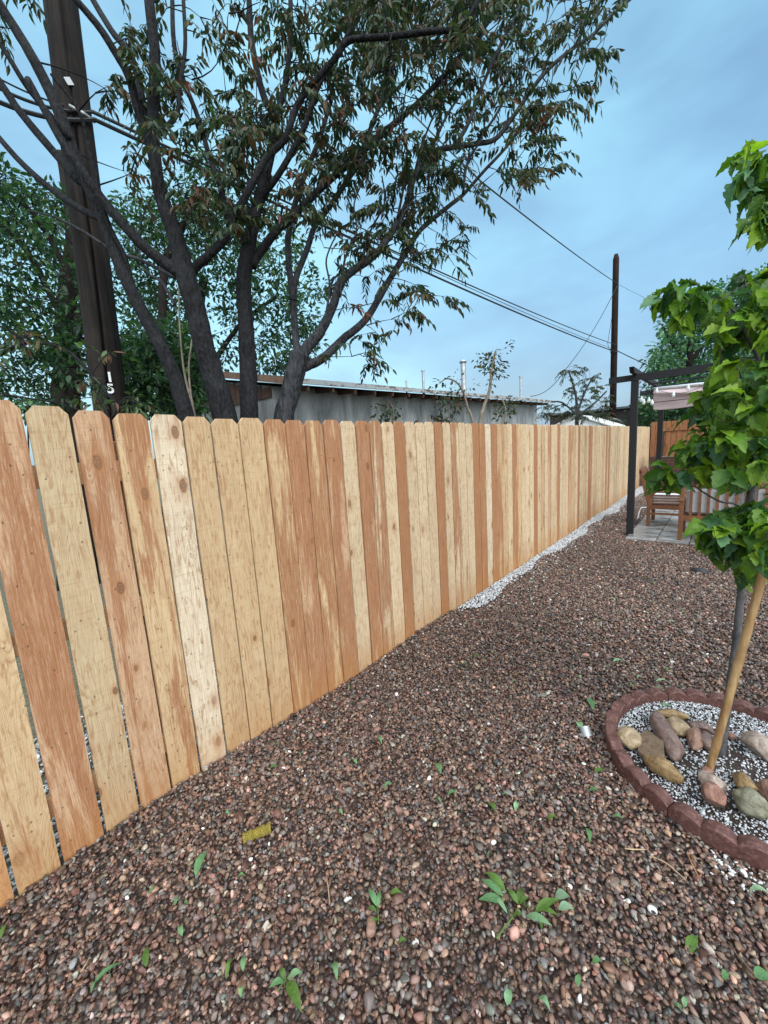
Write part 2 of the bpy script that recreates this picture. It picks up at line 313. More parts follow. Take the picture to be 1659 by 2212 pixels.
def scatter(name, P, size, tint, label, squash=1.0):
    n = len(P); me = bpy.data.meshes.new(name); me.from_pydata(P.tolist(), [], [])
    a = me.attributes.new('rot', 'FLOAT_VECTOR', 'POINT'); a.data.foreach_set('vector', np.c_[rng.normal(0, 0.45, n), rng.normal(0, 0.45, n), rng.uniform(0, 6.283, n)].ravel())
    s_ = size[:, None]*np.array([1, 1, squash]); a = me.attributes.new('siz', 'FLOAT_VECTOR', 'POINT'); a.data.foreach_set('vector', s_.ravel())
    a = me.attributes.new('tint', 'FLOAT_VECTOR', 'POINT'); a.data.foreach_set('vector', tint.ravel())
    a = me.attributes.new('pick', 'INT', 'POINT'); a.data.foreach_set('value', rng.integers(0, 12, n).astype(np.int32))
    o = bpy.data.objects.new(name, me); col.objects.link(o)
    g = bpy.data.node_groups.new(name, 'GeometryNodeTree')
    g.interface.new_socket('Geometry', in_out='INPUT', socket_type='NodeSocketGeometry'); g.interface.new_socket('Geometry', in_out='OUTPUT', socket_type='NodeSocketGeometry')
    N = g.nodes; gi = N.new('NodeGroupInput'); go = N.new('NodeGroupOutput'); ins = N.new('GeometryNodeInstanceOnPoints'); ci = N.new('GeometryNodeCollectionInfo')
    ci.inputs['Collection'].default_value = peb_col; ci.inputs['Separate Children'].default_value = True; ci.inputs['Reset Children'].default_value = True
    def at(nm, ty):
        q = N.new('GeometryNodeInputNamedAttribute'); q.data_type = ty; q.inputs['Name'].default_value = nm; return q.outputs['Attribute']
    L = g.links.new; L(gi.outputs[0], ins.inputs['Points']); L(ci.outputs[0], ins.inputs['Instance']); ins.inputs['Pick Instance'].default_value = True
    L(at('pick', 'INT'), ins.inputs['Instance Index']); L(at('rot', 'FLOAT_VECTOR'), ins.inputs['Rotation']); L(at('siz', 'FLOAT_VECTOR'), ins.inputs['Scale']); L(ins.outputs[0], go.inputs[0])
    md = o.modifiers.new('pebbles', 'NODES'); md.node_group = g
    return tag(o, label, 'gravel', kind='stuff')
RING_C = np.array([2.085, 2.325]); RING_R = 0.535
PAL = np.array([(0.125, 0.066, 0.048), (0.17, 0.088, 0.062), (0.21, 0.125, 0.09), (0.12, 0.095, 0.085), (0.155, 0.13, 0.12), (0.042, 0.036, 0.036), (0.24, 0.17, 0.13), (0.30, 0.18, 0.14), (0.30, 0.27, 0.24), (0.14, 0.145, 0.14), (0.08, 0.042, 0.034), (0.62, 0.62, 0.60)])
PAL = PAL*0.92+PAL.mean(1)[:, None]*np.array([[.085, .075, .075]])
PW = np.array([16, 16, 11, 11, 7, 9, 7, 5, 3, 4, 14, 0.5]); PW = PW/PW.sum()
def strip_w(y): return np.where(y < 3.3, 0.0, 0.145+0.045*np.sin(y*2.1)+0.035*np.sin(y*5.3+1)+0.012*np.clip(y-3.3, 0, 10))
def keep_gravel(P):
    x, y = P[:, 0], P[:, 1]
    k = np.hypot(x-RING_C[0], y-RING_C[1]) > RING_R-0.012
    k &= ~((x > 0.84) & (x < 4.3) & (y > 7.03) & (y < 10.65))
    k &= (x > strip_w(y)-0.05*rng.random(len(x))**2) & (x > 0.016)
    # only where the camera, or one stepped aside, could see it
    return k
def pts(x0, x1, y0, y1, dens):
    n = int((x1-x0)*(y1-y0)*dens); return np.c_[rng.uniform(x0, x1, n), rng.uniform(y0, y1, n)]
A = [(pts(0.0, 3.2, -0.6, 2.4, 6800), 1.0, -9, 2.4), (pts(0.0, 3.6, 2.4, 4.6, 5000), 1.08, 2.4, 4.6), (pts(0, 4.2, 4.6, 8.0, 3600), 1.2, 4.6, 8), (pts(0, 4.6, 8.0, 16.3, 2000), 1.5, 8, 17)]
Pn, Sn = [], []
for P2, s, _, _ in A:
    Pn.append(P2); Sn.append(np.full(len(P2), s))
P2 = np.concatenate(Pn); S2 = np.concatenate(Sn); k = keep_gravel(P2); P2 = P2[k]; S2 = S2[k]
sz = 0.0102*np.exp(rng.normal(0, 0.27, len(P2)))*S2; sz = np.minimum(sz, 0.026)
big_ = rng.random(len(P2)) < .035; sz[big_] *= rng.uniform(1.25, 1.75, big_.sum()); P_patch = 0.93+0.14*np.sin(P2[:, 0]*2.3+1.1*np.sin(P2[:, 1]*1.1))*np.sin(P2[:, 1]*1.7+P2[:, 0]); z = gz(P2[:, 0], P2[:, 1])+rng.uniform(-0.010, 0.006, len(P2))
tint = PAL[rng.choice(len(PAL), len(P2), p=PW)]*np.exp(rng.normal(0, 0.34, (len(P2), 1)))*np.exp(rng.normal(0, 0.05, (len(P2), 3)))
tint = tint*P_patch[:, None]*np.array([[.91, .87, .82]])
scatter('gravel', np.c_[P2, z], sz, np.clip(tint, 0.01, 0.8), 'wet reddish brown pea gravel covering the whole yard')
P9 = pts(-1.2, -0.03, -0.6, 2.2, 2600); scatter('side_gravel', np.c_[P9, -.02+rng.uniform(-.005, .01, len(P9))], .011*np.exp(rng.normal(0, .3, len(P9))), np.clip(np.array([[.40, .40, .39]])*np.exp(rng.normal(0, .5, (len(P9), 1))), .02, .8), 'grey and white chips on the neighbour side seen through the picket gaps')
# white marble chips: band at the fence foot, thinning out into the brown gravel
P3 = pts(0.02, 1.0, 3.3, 16.2, 5200); w = strip_w(P3[:, 1]); fr = P3[:, 0]/w; k = (fr < 1) | (rng.random(len(fr)) < 0.10*np.exp(-(P3[:, 0]-w)/0.10)); P3 = P3[k & (P3[:, 1] > 3.3+P3[:, 0]*0.6)]
P3b = pts(-0.02, 0.1, 3.15, 3.45, 700); P3 = np.concatenate([P3, P3b[P3b[:, 0] > 0.01]])
tw = np.full((len(P3), 3), 0.50)*np.exp(rng.normal(0, 0.18, (len(P3), 1)))*np.array([0.97, 1.0, 1.04])
scatter('white_gravel', np.c_[P3, gz(P3[:, 0], P3[:, 1])+rng.uniform(0.002, 0.016, len(P3))], 0.0095*np.exp(rng.normal(0, 0.25, len(P3))), np.clip(tw, 0.1, 0.8), 'white marble chips in a band along the foot of the new fence')

# ------------------------------------------------------------------ new cedar fence
FB = {-3: -0.285, -2: -0.142, -1: 0.0}
edges = [-0.43, -0.287, -0.144, -0.001, 0.142]      # left of the first measured edge
TOPX = [(52, 905), (153, 908), (242, 915), (322, 917), (392, 918), (455, 919), (513, 920), (568, 921), (614, 922), (656, 922), (696, 923), (733, 923), (767, 924), (795, 924), (823, 925)]
edges += [float(X(a, b, 0)[1]) for a, b in TOPX]
while edges[-1] < 16.15: edges.append(edges[-1]+0.1432+rnd.uniform(-0.004, 0.004))
Pale = (0.60, 0.475, 0.315); Tan = (0.53, 0.385, 0.225); Cream = (0.70, 0.60, 0.45); Gry = (0.50, 0.385, 0.24); Ora = (0.50, 0.27, 0.13); Pnk = (0.52, 0.34, 0.215)
spec = {0: (Tan, .2), 1: (Tan, .3), 2: (Ora, .35), 3: (Tan, .25), 4: (Pnk, .62), 5: (Gry, .10), 6: (Pnk, .42), 7: (Tan, .42), 8: (Cream, .0), 9: (Tan, .16), 10: (Tan, .12), 11: (Tan, .12), 12: (Tan, .66), 13: (Pnk, .68), 14: (Tan, .70), 15: (Pnk, .76), 16: (Pale, .05), 17: (Pnk, .80), 18: (Pale, .58),
        19: (Pale, .10), 20: (Ora, .92), 21: (Pale, .05), 22: (Pale, .05), 23: (Pale, .05), 24: (Ora, .9), 25: (Pale, .1), 26: (Pale, .52), 27: (Pale, .08), 28: (Pale, .1), 29: (Ora, .85), 30: (Ora, .65), 31: (Cream, 0.), 32: (Ora, .9), 33: (Tan, .6), 34: (Tan, .25), 35: (Pale, .1), 36: (Ora, .6), 37: (Tan, .3), 38: (Pale, 0.1)}
fence = thing('wooden_fence', (0, 7.9, 0), 'new pale and orange cedar fence of dog-eared pickets running down the left of the yard', 'fence')
rest = MB(); nP = len(edges)-1
topd = {1: 1.905, 2: 1.90, 3: 1.885, 4: 1.875, 5: 1.862, 6: 1.853}
for i in range(nP):
    y0, y1 = edges[i], edges[i+1]
    gap = (0.011 if i < 8 else 0.0085 if i < 26 else 0.006)+rnd.uniform(-0.001, 0.003)
    a, b = y0+gap/2, y1-gap/2
    zt = topd.get(i, 1.845 if i < 9 else 1.83)+rnd.uniform(-0.006, 0.006)+(0.06 if i < 1 else 0); zb = -0.03; e = 0.024 if b-a > 0.1 else 0.01; x0 = rnd.uniform(-0.002, 0.002); th = 0.015
    n = 16; zs = np.linspace(zb, zt-0.03, n); wob = np.cumsum(np.random.default_rng(i).normal(0, 0.0007, n)); wob -= wob.mean(); wb2 = np.cumsum(np.random.default_rng(i+999).normal(0, 0.0007, n)); wb2 -= wb2.mean()
    L = [(a+wob[j], zs[j]) for j in range(n)]; Rr = [(b+wb2[j], zs[j]) for j in range(n)]
    out_ = L+[(a+e+0.002, zt), (b-e-0.002, zt)]+Rr[::-1]
    mm = MB(); N_ = len(out_); tilt = rnd.uniform(-0.004, 0.004)
    Vf = [(x0+th/2+tilt*(y-(a+b)/2)*10, y, zz) for y, zz in out_]; Vb = [(x0-th/2+tilt*(y-(a+b)/2)*10, y, zz) for y, zz in out_]
    q = MB(); fa = []
    m_ = n-1
    for j in range(m_): fa.append((j, N_-1-j, N_-2-j, j+1))
    fa.append((m_, N_-1-m_, N_-2-m_, m_+1)) if N_-1-m_ != m_+2 else fa.append((m_, m_+3, m_+2, m_+1))
    fa = [tuple((f[0], f[1], f[2], f[3])) for f in fa]
    back = [tuple(v+N_ for v in reversed(f)) for f in fa]
    side = [(j, (j+1) % N_, N_+(j+1) % N_, N_+j) for j in range(N_)]
    C0, al = spec.get(i, (None, 0))
    if C0 is None:
        r_ = rnd.random(); C0, al = (Pale, rnd.uniform(0, .2)) if r_ < .5 else (Tan, rnd.uniform(.1, .4)) if r_ < .75 else (Pnk, rnd.uniform(.4, .7)) if r_ < .87 else (Ora, rnd.uniform(.6, .95))
    c4 = tuple(np.array(C0)*rnd.uniform(0.94, 1.05))+(al,)
    if i < 99:
        mm.add(Vf+Vb, fa+back+side); mm.build('picket', M_PICK, fence, color=c4)
        # object coordinates of the shader start at the picket's foot
        ob = bpy.context.scene.collection.objects[-1]
        me = ob.data; sh = Vector((0, (a+b)/2-7.9, 0)); me.transform(Matrix.Translation(-sh)); ob.location = sh
    else: rest.add(Vf+Vb, fa+back+side)
if rest.n: tag(rest.build('picket_row', M_PICK, fence, color=Pale+(.25,)), kind='stuff')
for zr in (0.28, 0.98, 1.60):
    m = MB()
    m.box((-0.03, 7.86, zr), (0.038, 16.6, 0.089), bev=0.003); m.build('rail', M_RAIL, fence)
for k in range(8):
    m = MB(); m.box((-0.096, 0.62+k*2.2, 0.87), (0.089, 0.089, 1.72), bev=0.004); m.build('post', M_RAIL, fence)

# ------------------------------------------------------------------ old fence at the end of the yard
def mat_old():
    t = NT('stained_cedar', 0.7, 0.3); fine = t.noise(t.coord(scale=(6, 6, 0.5), rand=53), 14, 5, 0.6, 0.6); st = t.noise(t.coord(scale=(3, 3, 1), rand=3), 5, 4)
    c = t.mix(t.rng(fine, 0.3, 0.7), (0.17, 0.062, 0.026), (0.30, 0.135, 0.058)); c = t.mix(t.math('MULTIPLY', t.rng(st, 0.55, 0.7), 0.85), c, (0.055, 0.026, 0.016)); t.base(c); t.bump(fine, 0.4, 0.005); return t.m
M_OLD = mat_old()
of = thing('wooden_fence', (3.2, 16.3, 0), 'old dark orange stained board fence closing the far end of the yard', 'fence')
for k in range(44):
    x = 0.02+k*0.142; zt = 1.99+rnd.uniform(-0.012, 0.012)-0.01*k*0.2
    m = MB(); a, b = x+0.002, x+0.137+rnd.uniform(-.003, .001); e = 0.022
    m.prism([(a, 16.3-(k % 2)*0.012, -0.03), (b, 16.3-(k % 2)*0.012, -0.03), (b, 16.3-(k % 2)*0.012, zt-e), (b-e, 16.3-(k % 2)*0.012, zt), (a+e, 16.3-(k % 2)*0.012, zt), (a, 16.3-(k % 2)*0.012, zt-e)], (0, 0.016, 0))
    m.build('picket', M_OLD, of)
for zr in (0.4, 1.70):
    m = MB(); m.box((3.2, 16.27, zr), (5.7, 0.03, 0.09)); m.build('rail', M_OLD, of)
for xr in (0.36, 2.0, 3.6):
    m = MB(); m.box((xr, 16.262, 1.02), (0.09, 0.04, 1.26)); m.build('brace', M_PLANK_D, of)

# ------------------------------------------------------------------ neighbour's building
def mat_stucco():
    t = NT('weathered_stucco', 0.9, 0.15); v = t.coord(scale=(1, 1, 0.35)); n = t.noise(v, 1.6, 7, 0.65, 0.5); n2 = t.noise(t.coord(), 60, 3); n3 = t.noise(t.coord(scale=(1, 1, 0.15)), 5, 4)
    c = t.mix(t.rng(n, 0.35, 0.65), (0.12, 0.13, 0.135), (0.36, 0.375, 0.38)); c = t.mix(t.math('MULTIPLY', t.rng(n3, 0.52, 0.7), 0.5), c, (0.09, 0.09, 0.088)); t.base(c); t.bump(n2, 0.5, 0.01); return t.m
def mat_flake():
    t = NT('peeling_paint', 0.7); n = t.noise(t.coord(scale=(1, 1, 2)), 3.5, 6, 0.7); c = t.mix(t.rng(n, 0.50, 0.58), (0.30, 0.32, 0.33), (0.10, 0.058, 0.038)); t.base(c); return t.m
M_STUC, M_FLAKE = mat_stucco(), mat_flake(); M_ROOF = mat_plain('roof_felt', (0.10, 0.115, 0.12), 0.9, 0.3, 6); M_SIDING = mat_wood('brown_siding', (0.050, 0.024, 0.017), (0.11, 0.055, 0.036), 0.7, 9)
E0 = X(613, 814, -3.6); E1 = X(1195, 865, -3.6); yc = float(X(588, 830, -4.1)[1]); y_end = E1[1]-0.5
bld = thing('stucco_building', (-6, 11, 0), 'low grey stucco building with a peeling flat roof edge behind the new fence', 'building')
zw = lambda y: E0[2]-0.10+(E1[2]-E0[2])*(y-E0[1])/(E1[1]-E0[1])
m = MB(); rise = 0.205
m.add([(-4.1, yc, -0.1), (-4.1, y_end, -0.1), (-9, y_end, -0.1), (-9, yc, -0.1), (-4.1, yc, zw(yc)+.03), (-4.1, y_end, zw(y_end)+.03), (-9, y_end, zw(y_end)+5*rise), (-9, yc, zw(yc)+5*rise)],
      [(0, 1, 5, 4), (1, 2, 6, 5), (2, 3, 7, 6), (3, 0, 4, 7)])
m.build('wall', M_STUC, bld)
zs0 = float(X(589, 857, -4.1)[2])
for k in range(16):
    x1 = -4.13-k*0.29; m = MB(); zt = zw(yc)+0.02+(-4.1-x1)*rise
    m.box((x1-0.14, yc-0.012, (zs0+zt)/2), (0.27, 0.02, zt-zs0)); m.build('siding_board', M_SIDING, bld)
ys0, ys1 = E0[1], E1[1]+0.2
r_ = MB(); r_.add([(-3.6, ys0, E0[2]), (-3.6, ys1, E1[2]), (-9.5, ys1, E1[2]+5.9*rise), (-9.5, ys0, E0[2]+5.9*rise), (-3.6, ys0, E0[2]-.09), (-3.6, ys1, E1[2]-.09), (-9.5, ys1, E1[2]+5.9*rise-.09), (-9.5, ys0, E0[2]+5.9*rise-.09)],
    [(0, 1, 2, 3), (7, 6, 5, 4), (0, 4, 5, 1), (1, 5, 6, 2), (2, 6, 7, 3), (3, 7, 4, 0)]); roof = r_.build('roof', M_ROOF, bld)
m = MB(); m.beam((-3.585, ys0, E0[2]-0.045), (-3.585, ys1, E1[2]-0.045), 0.028, 0.085); m.build('fascia', M_FLAKE, roof)
m = MB(); m.beam((-3.6, ys0-0.016, E0[2]-0.05), (-9.4, ys0-0.016, E0[2]+5.8*rise-0.05), 0.028, 0.12); m.build('rake_board', mat_wood('worn_board', (0.13, 0.07, 0.045), (0.25, 0.16, 0.11)), roof)
for k in range(22):
    yy = yc+0.4+k*(y_end-yc-.5)/21; m = MB(); m.beam((-3.62, yy, zw(yy)-0.05), (-4.1, yy, zw(yy)-0.01), 0.05, 0.09); m.build('rafter_tail', M_SIDING, roof)
def vent(dx, ytop, ybot, r, cap, label, name='vent_pipe'):
    p = X(dx, ybot, -4.7); q = X(dx+ (ytop-ybot)*0.02, ytop, -4.7); zb_ = p[2]-0.25; zt_ = q[2]
    t_ = thing(name, (p[0], p[1], zb_), label, 'vent pipe', 'pipes on the stucco building roof')
    m = MB(); m.tube([(p[0], p[1], zb_), (p[0], p[1], zt_)], r, 14); m.build('pipe', M_GALV, t_)
    m = MB()
    if cap == 2:
        h = zt_-0.02; m.tube([(p[0], p[1], h-.10), (p[0], p[1], h-.04)], [r*1.0, r*.55], 14); m.tube([(p[0], p[1], h-.04), (p[0], p[1], h+.02)], [r*.6, r*1.35], 14); m.tube([(p[0], p[1], h+.05), (p[0], p[1], h+.10)], [r*1.5, r*1.1], 14); m.tube([(p[0], p[1], h+.01), (p[0], p[1], h+.06)], r*.8, 10)
    else: m.tube([(p[0], p[1], zt_-.03), (p[0], p[1], zt_+.015)], [r*1.35, r*1.35], 14)
    m.build('cap', M_GALV, t_)
vent(915, 801, 836, 0.036, 1, 'thin grey vent pipe nearest the big tree on the stucco roof')
vent(1002, 784, 845, 0.085, 2, 'wide galvanised flue pipe with a conical cap on the stucco roof')
vent(1125, 813, 857, 0.05, 1, 'grey vent pipe near the far right end of the stucco roof')
vent(878, 823, 832, 0.02, 0, 'tiny stub of dark pipe beside the thin vent on the stucco roof')
# dark flat-roofed building, little white roofed shed and its duct, further back
fb = thing('flat_roofed_building', (-5.5, 27, 0), 'dark flat roofed building beyond the stucco one, left of the far pole', 'building')
a = X(1175, 884, -4.5); b = X(1330, 873, -0.8); zt = 3.15
m = MB(); m.box((-3.4, 30.3, zt/2), (7.2, 5, zt)); m.build('wall', mat_plain('dark_wall', (0.035, 0.028, 0.028), 0.9), fb); m = MB(); m.box((-3.4, 30.3, zt+0.06), (7.6, 5.4, 0.12)); m.build('roof', M_ROOF, fb)
sh = thing('garden_shed', (-2.2, 15.0, 0), 'small shed with a white shingled gable roof just showing over the new fence', 'shed')
ap = X(1283, 899, -2.3); yA = float(ap[1]); zA = float(ap[2]); yB = float(X(1180, 903, -2.3)[1])
def mat_shingle():
    t = NT('white_shingle', 0.7); b_ = t.n('ShaderNodeTexBrick'); t.l(t.coord(scale=(1, 1, 1)), b_.inputs['Vector']); b_.inputs['Scale'].default_value = 4; b_.inputs['Color1'].default_value = (0.6, 0.6, 0.58, 1); b_.inputs['Color2'].default_value = (0.52, 0.53, 0.52, 1); b_.inputs['Mortar'].default_value = (0.25, 0.26, 0.27, 1); b_.inputs['Mortar Size'].default_value = 0.015; t.base(b_.outputs[0]); return t.m
y0s, y1s = sorted((yA, yB)); y1s = max(y1s, y0s+2.4)
m = MB(); m.prism([(-1.35, yA, 0), (-1.35, yA, zA-.42), (-2.3, yA, zA-.03), (-3.25, yA, zA-.42), (-3.25, yA, 0)], (0, -2.6, 0)); m.build('wall', M_WHITE, sh)
m = MB()
for sx in (1, -1): m.prism([(-2.3, yA+.1, zA), (-2.3+sx*1.15, yA+.1, zA-.48), (-2.3+sx*1.15, yA+.1, zA-.52), (-2.3, yA+.1, zA-.04)], (0, -2.8, 0))
m.build('roof', mat_shingle(), sh)
m = MB(); c0 = X(1310, 909, -1.9); c1 = X(1328, 906, -1.9); c2 = X(1345, 915, -1.9); tt = np.linspace(0, 1, 12)[:, None]; Pm = (1-tt)**2*c0+2*tt*(1-tt)*(c1+(0, 0, .12))+tt**2*c2; Pm = np.vstack([[Pm[0][0], Pm[0][1], 0.2], Pm, [Pm[-1][0], Pm[-1][1], 0.2]])
m.tube(Pm, 0.06, 10); tag(m.build('duct_pipe', M_GALV, smooth=True), 'pale curved duct pipe just over the fence right of the white shed', 'pipe')

# ------------------------------------------------------------------ utility poles and wires
PX = -2.84; pb = X(221, 850, PX); pt = X(124, 0, PX)
up = thing('utility_pole', (PX, pb[1], 0), 'thick cracked brown wooden utility pole at the left behind the new fence', 'utility pole')
bot = np.array([PX, pb[1]-0.03, -0.1]); top = pt+(pt-pb)*0.8
m = MB(); n = 40; tt = np.linspace(0, 1, n); P = bot+(top-bot)*tt[:, None]
th = np.arange(96)*2*math.pi/96; V = []
for i in range(n):
    r = 0.163-0.045*tt[i]; rr = r*(1+0.02*np.sin(th*5+i*.2)+rng.normal(0, .003, 96)); crack = np.exp(-((np.angle(np.exp(1j*(th-(-0.27+0.06*math.sin(i*.5)))))/0.055)**2))*(0.09 if P[i][2] < 4.6 else 0.03); rr = rr-crack
    V.append(np.c_[P[i][0]+rr*np.cos(th), P[i][1]+rr*np.sin(th), np.full(96, P[i][2])])
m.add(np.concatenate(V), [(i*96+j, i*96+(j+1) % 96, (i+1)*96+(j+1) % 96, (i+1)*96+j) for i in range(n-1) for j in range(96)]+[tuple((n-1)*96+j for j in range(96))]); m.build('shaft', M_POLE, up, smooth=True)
def on_pole(px, py):      # first point of the shaft's skin along a ray
    v = ray(px, py); best = None
    for d in np.arange(2.5, 5.5, 0.003):
        q = CAM+v*d; t_ = (q[2]-bot[2])/(top[2]-bot[2]); c = bot+(top-bot)*t_
        if math.hypot(q[0]-c[0], q[1]-c[1]) < 0.163-0.045*t_+0.004: return q
    return X(px, py, PX)
def digit(ch, px, py, hdp):
    q = on_pole(px, py); cu = bpy.data.curves.new('digit', 'FONT'); cu.body = ch; cu.size = hdp/F_*depth(q)*1.42; cu.extrude = 0.002; cu.offset = 0.0035; cu.align_x = 'CENTER'; cu.align_y = 'CENTER'
    o = bpy.data.objects.new('digit', cu); col.objects.link(o); dg = bpy.context.evaluated_depsgraph_get(); dg.update(); me = bpy.data.meshes.new_from_object(o.evaluated_get(dg)); bpy.data.objects.remove(o)
    me.materials.clear(); me.materials.append(M_WHITE); n_ = Vector((CAM[0]-q[0], CAM[1]-q[1], 0)).normalized(); o = bpy.data.objects.new('number_plate', me); col.objects.link(o); o.parent = up
    Rm = Matrix((Vector((-n_.y, n_.x, 0)), Vector((0, 0, 1)), n_)).transposed(); o.rotation_euler = Rm.to_euler(); o.location = Vector(q+np.array(n_)*0.012)-Vector(up.location); return o
digit('1', 237, 816, 20); digit('5', 239, 841, 19)
q = on_pole(149, 177); m = MB(); m.box(q+np.array([0.008, -0.003, 0]), (0.006, 0.055, 0.055), Euler((0.5, 0, 0)).to_matrix()); m.build('tag', M_GALV, up)
q = on_pole(160, 242); q2 = on_pole(195, 262)
m = MB(); m.tube([q+(0.02, -0.04, 0.02), (q+q2)/2+(0.05, 0, 0.0), q2+(0.02, 0.03, -0.0)], 0.014, 8); m.build('cable_clamp', M_GALV, up)
far_base = D(1325, 900, 19.0); fx = float(far_base[0]); ft = X(1331, 549, fx); fbp = X(1325, 905, fx)
rp2 = thing('utility_pole', (fx, far_base[1], 0), 'tall thin dark utility pole in the distance between the shed and the pergola', 'utility pole')
botf = np.array([fx, fbp[1]-.1, -0.1]); m = MB(); m.tube([botf, botf+(ft-botf)*.98, ft+(0, 0, 0)], [0.155, 0.125, 0.07], 16); m.build('shaft', M_POLE2, rp2, smooth=True)
def far_at(py): t_ = (py-549)/(905-549); return ft+(fbp-ft)*t_
q = far_at(748); m = MB(); m.box(q+np.array([0.0, -0.16, 0]), (0.3, 0.06, 0.06)); m.build('bracket', M_METAL_D, rp2)
def wire(pts_, r, label, sag=0.0, n=24):
    P = []
    for a_, b_ in zip(pts_[:-1], pts_[1:]):
        a_, b_ = np.array(a_, float), np.array(b_, float)
        for t_ in np.linspace(0, 1, n, endpoint=False): P.append(a_+(b_-a_)*t_-np.array([0, 0, 4*sag*t_*(1-t_)]))
    P.append(np.array(pts_[-1], float)); m_ = MB(); m_.tube(P, r, 6); return tag(m_.build('overhead_cable', M_CABLE), label, 'cable', 'overhead cables')
L0 = X(-120, 105, -2.4); qa = q2+(0.03, 0.0, 0.0)
wire([X(-150, 140, -2.75), qa+(0.02, 0.02, 0), far_at(757)+(0.14, -.1, 0)], 0.018, 'thick lower cable strung from the near pole to the far pole', 0.12)
wire([X(-150, 100, -2.75), qa+(0.0, 0.02, 0.07), far_at(742)+(0.14, -.1, 0)], 0.013, 'middle cable strung just above the thick one between the poles', 0.12)
wire([X(-150, 75, -2.75), qa+(-0.05, 0.04, 0.12), far_at(745)+(-0.14, -.1, 0)], 0.007, 'thin topmost cable of the three between the poles', 0.1)
wire([D(600, -60, 9.0), X(1040, 393, -1.6), far_at(612)+(0.1, -.1, 0)], 0.014, 'single wavy cable running up from the far pole into the tree', 0.06)
wire([far_at(614)+(0.1, -.1, 0), X(1220, 800, -3.4), X(1146, 856, -3.6)], 0.013, 'slack service cable hanging from the far pole to the stucco roof', 0.25)
wire([far_at(752)+(0.1, 0, 0), far_at(752)+(3.6, 22, -.5)], 0.02, 'cable leaving the far pole towards the right hand trees', 0.3)
wire([far_at(640)+(0.0, -.12, 0), far_at(735)+(-.25, -.2, 0), far_at(760)+(-.1, -.16, 0)], 0.01, 'short wire looping down beside the far pole', 0.0)
wire([far_at(612)+(0.1, 0, 0), far_at(700)+(7, 14, -1)], 0.006, 'faint thin cable dropping right from the top of the far pole', 0.2)

# ------------------------------------------------------------------ leaves and trees
LEAF_T = np.array([(0, 0, 0), (.30, .36, .06), (.30, 0, 0), (.30, -.36, .06), (.62, .30, .04), (.62, 0, -.02), (.62, -.30, .04), (1, 0, -.10)])
LEAF_F = [(0, 3, 2), (0, 2, 1), (2, 3, 6, 5), (1, 2, 5, 4), (5, 6, 7), (4, 5, 7)]
_tt = np.linspace(0, 1, 13); LV_ = []
for _i, _t in enumerate(_tt):
    _w = 0.47*math.sin(math.pi*_t**0.72)**0.85*(1.0-0.30*_t)*(1.16 if _i % 3 == 1 else 0.90 if _i % 3 == 2 else 1.0)+0.003
    for _k in (-1, -.5, 0, .5, 1):
        _x = _t-0.14*(abs(_k)**1.5)*(1-_t)*1.2; LV_.append((_x, _w*_k, 0.22*_w*abs(_k)*2-0.42*_x*_x+0.050*math.sin(_i*2.1+_k*5)*abs(_k)))
LOBE_T = np.array(LV_); LOBE_F = [(i*5+j, i*5+j+1, (i+1)*5+j+1, (i+1)*5+j) for i in range(12) for j in range(4)]
def place_leaves(mb, P, Dv, Nv, L, W, C, lobed=False):
    """P base, Dv direction, Nv rough normal, L length, W width factor, C colour"""
    T, Fs = (LOBE_T, LOBE_F) if lobed else (LEAF_T, LEAF_F)
    Dv = Dv/np.linalg.norm(Dv, axis=1)[:, None]; S = np.cross(Nv, Dv); S /= np.linalg.norm(S, axis=1)[:, None]+1e-9; U = np.cross(Dv, S)
    n, k = len(P), len(T); cur = rng.uniform(0.2, 1.6, n)[:, None]
    V = P[:, None, :]+(T[None, :, 0]*L[:, None])[..., None]*Dv[:, None, :]+(T[None, :, 1]*(L*W)[:, None])[..., None]*S[:, None, :]+(T[None, :, 2]*L[:, None]*cur)[..., None]*U[:, None, :]
    Fa = []
    for i in range(n): Fa += [tuple(a_+i*k for a_ in f) for f in Fs]
    mb.add(V.reshape(-1, 3), Fa, np.repeat(C, k, axis=0))
def in_poly(poly, x, y):
    c = False; n = len(poly); j = n-1
    for i in range(n):
        xi, yi = poly[i]; xj, yj = poly[j]
        if (yi > y) != (yj > y) and x < (xj-xi)*(y-yi)/(yj-yi)+xi: c = not c
        j = i
    return c
def sample(poly, n, d0, d1, clump=0):
    xs_, ys_ = zip(*poly); o = []; cl = None
    while len(o) < n:
        if clump and cl is not None and rnd.random() < 0.62:
            x, y, d = rnd.gauss(cl[0], clump), rnd.gauss(cl[1], clump), rnd.gauss(cl[2], 0.12)
        else: x, y, d = rnd.uniform(min(xs_), max(xs_)), rnd.uniform(min(ys_), max(ys_)), rnd.uniform(d0, d1)
        if in_poly(poly, x, y):
            o.append(D(x, y, d))
            if clump and (cl is None or rnd.random() < 0.22): cl = (rnd.uniform(min(xs_), max(xs_)), rnd.uniform(min(ys_), max(ys_)), rnd.uniform(d0, d1))
        elif clump and rnd.random() < .1: cl = None
    return np.array(o)
def smooth_line(P, n_sub=6):
    P = np.asarray(P, float); o = []
    for i in range(len(P)-1):
        p0 = P[max(i-1, 0)]; p1 = P[i]; p2 = P[i+1]; p3 = P[min(i+2, len(P)-1)]
        for t_ in np.linspace(0, 1, n_sub, endpoint=False): o.append(0.5*((2*p1)+(-p0+p2)*t_+(2*p0-5*p1+4*p2-p3)*t_**2+(-p0+3*p1-3*p2+p3)*t_**3))
    o.append(P[-1]); return np.array(o)
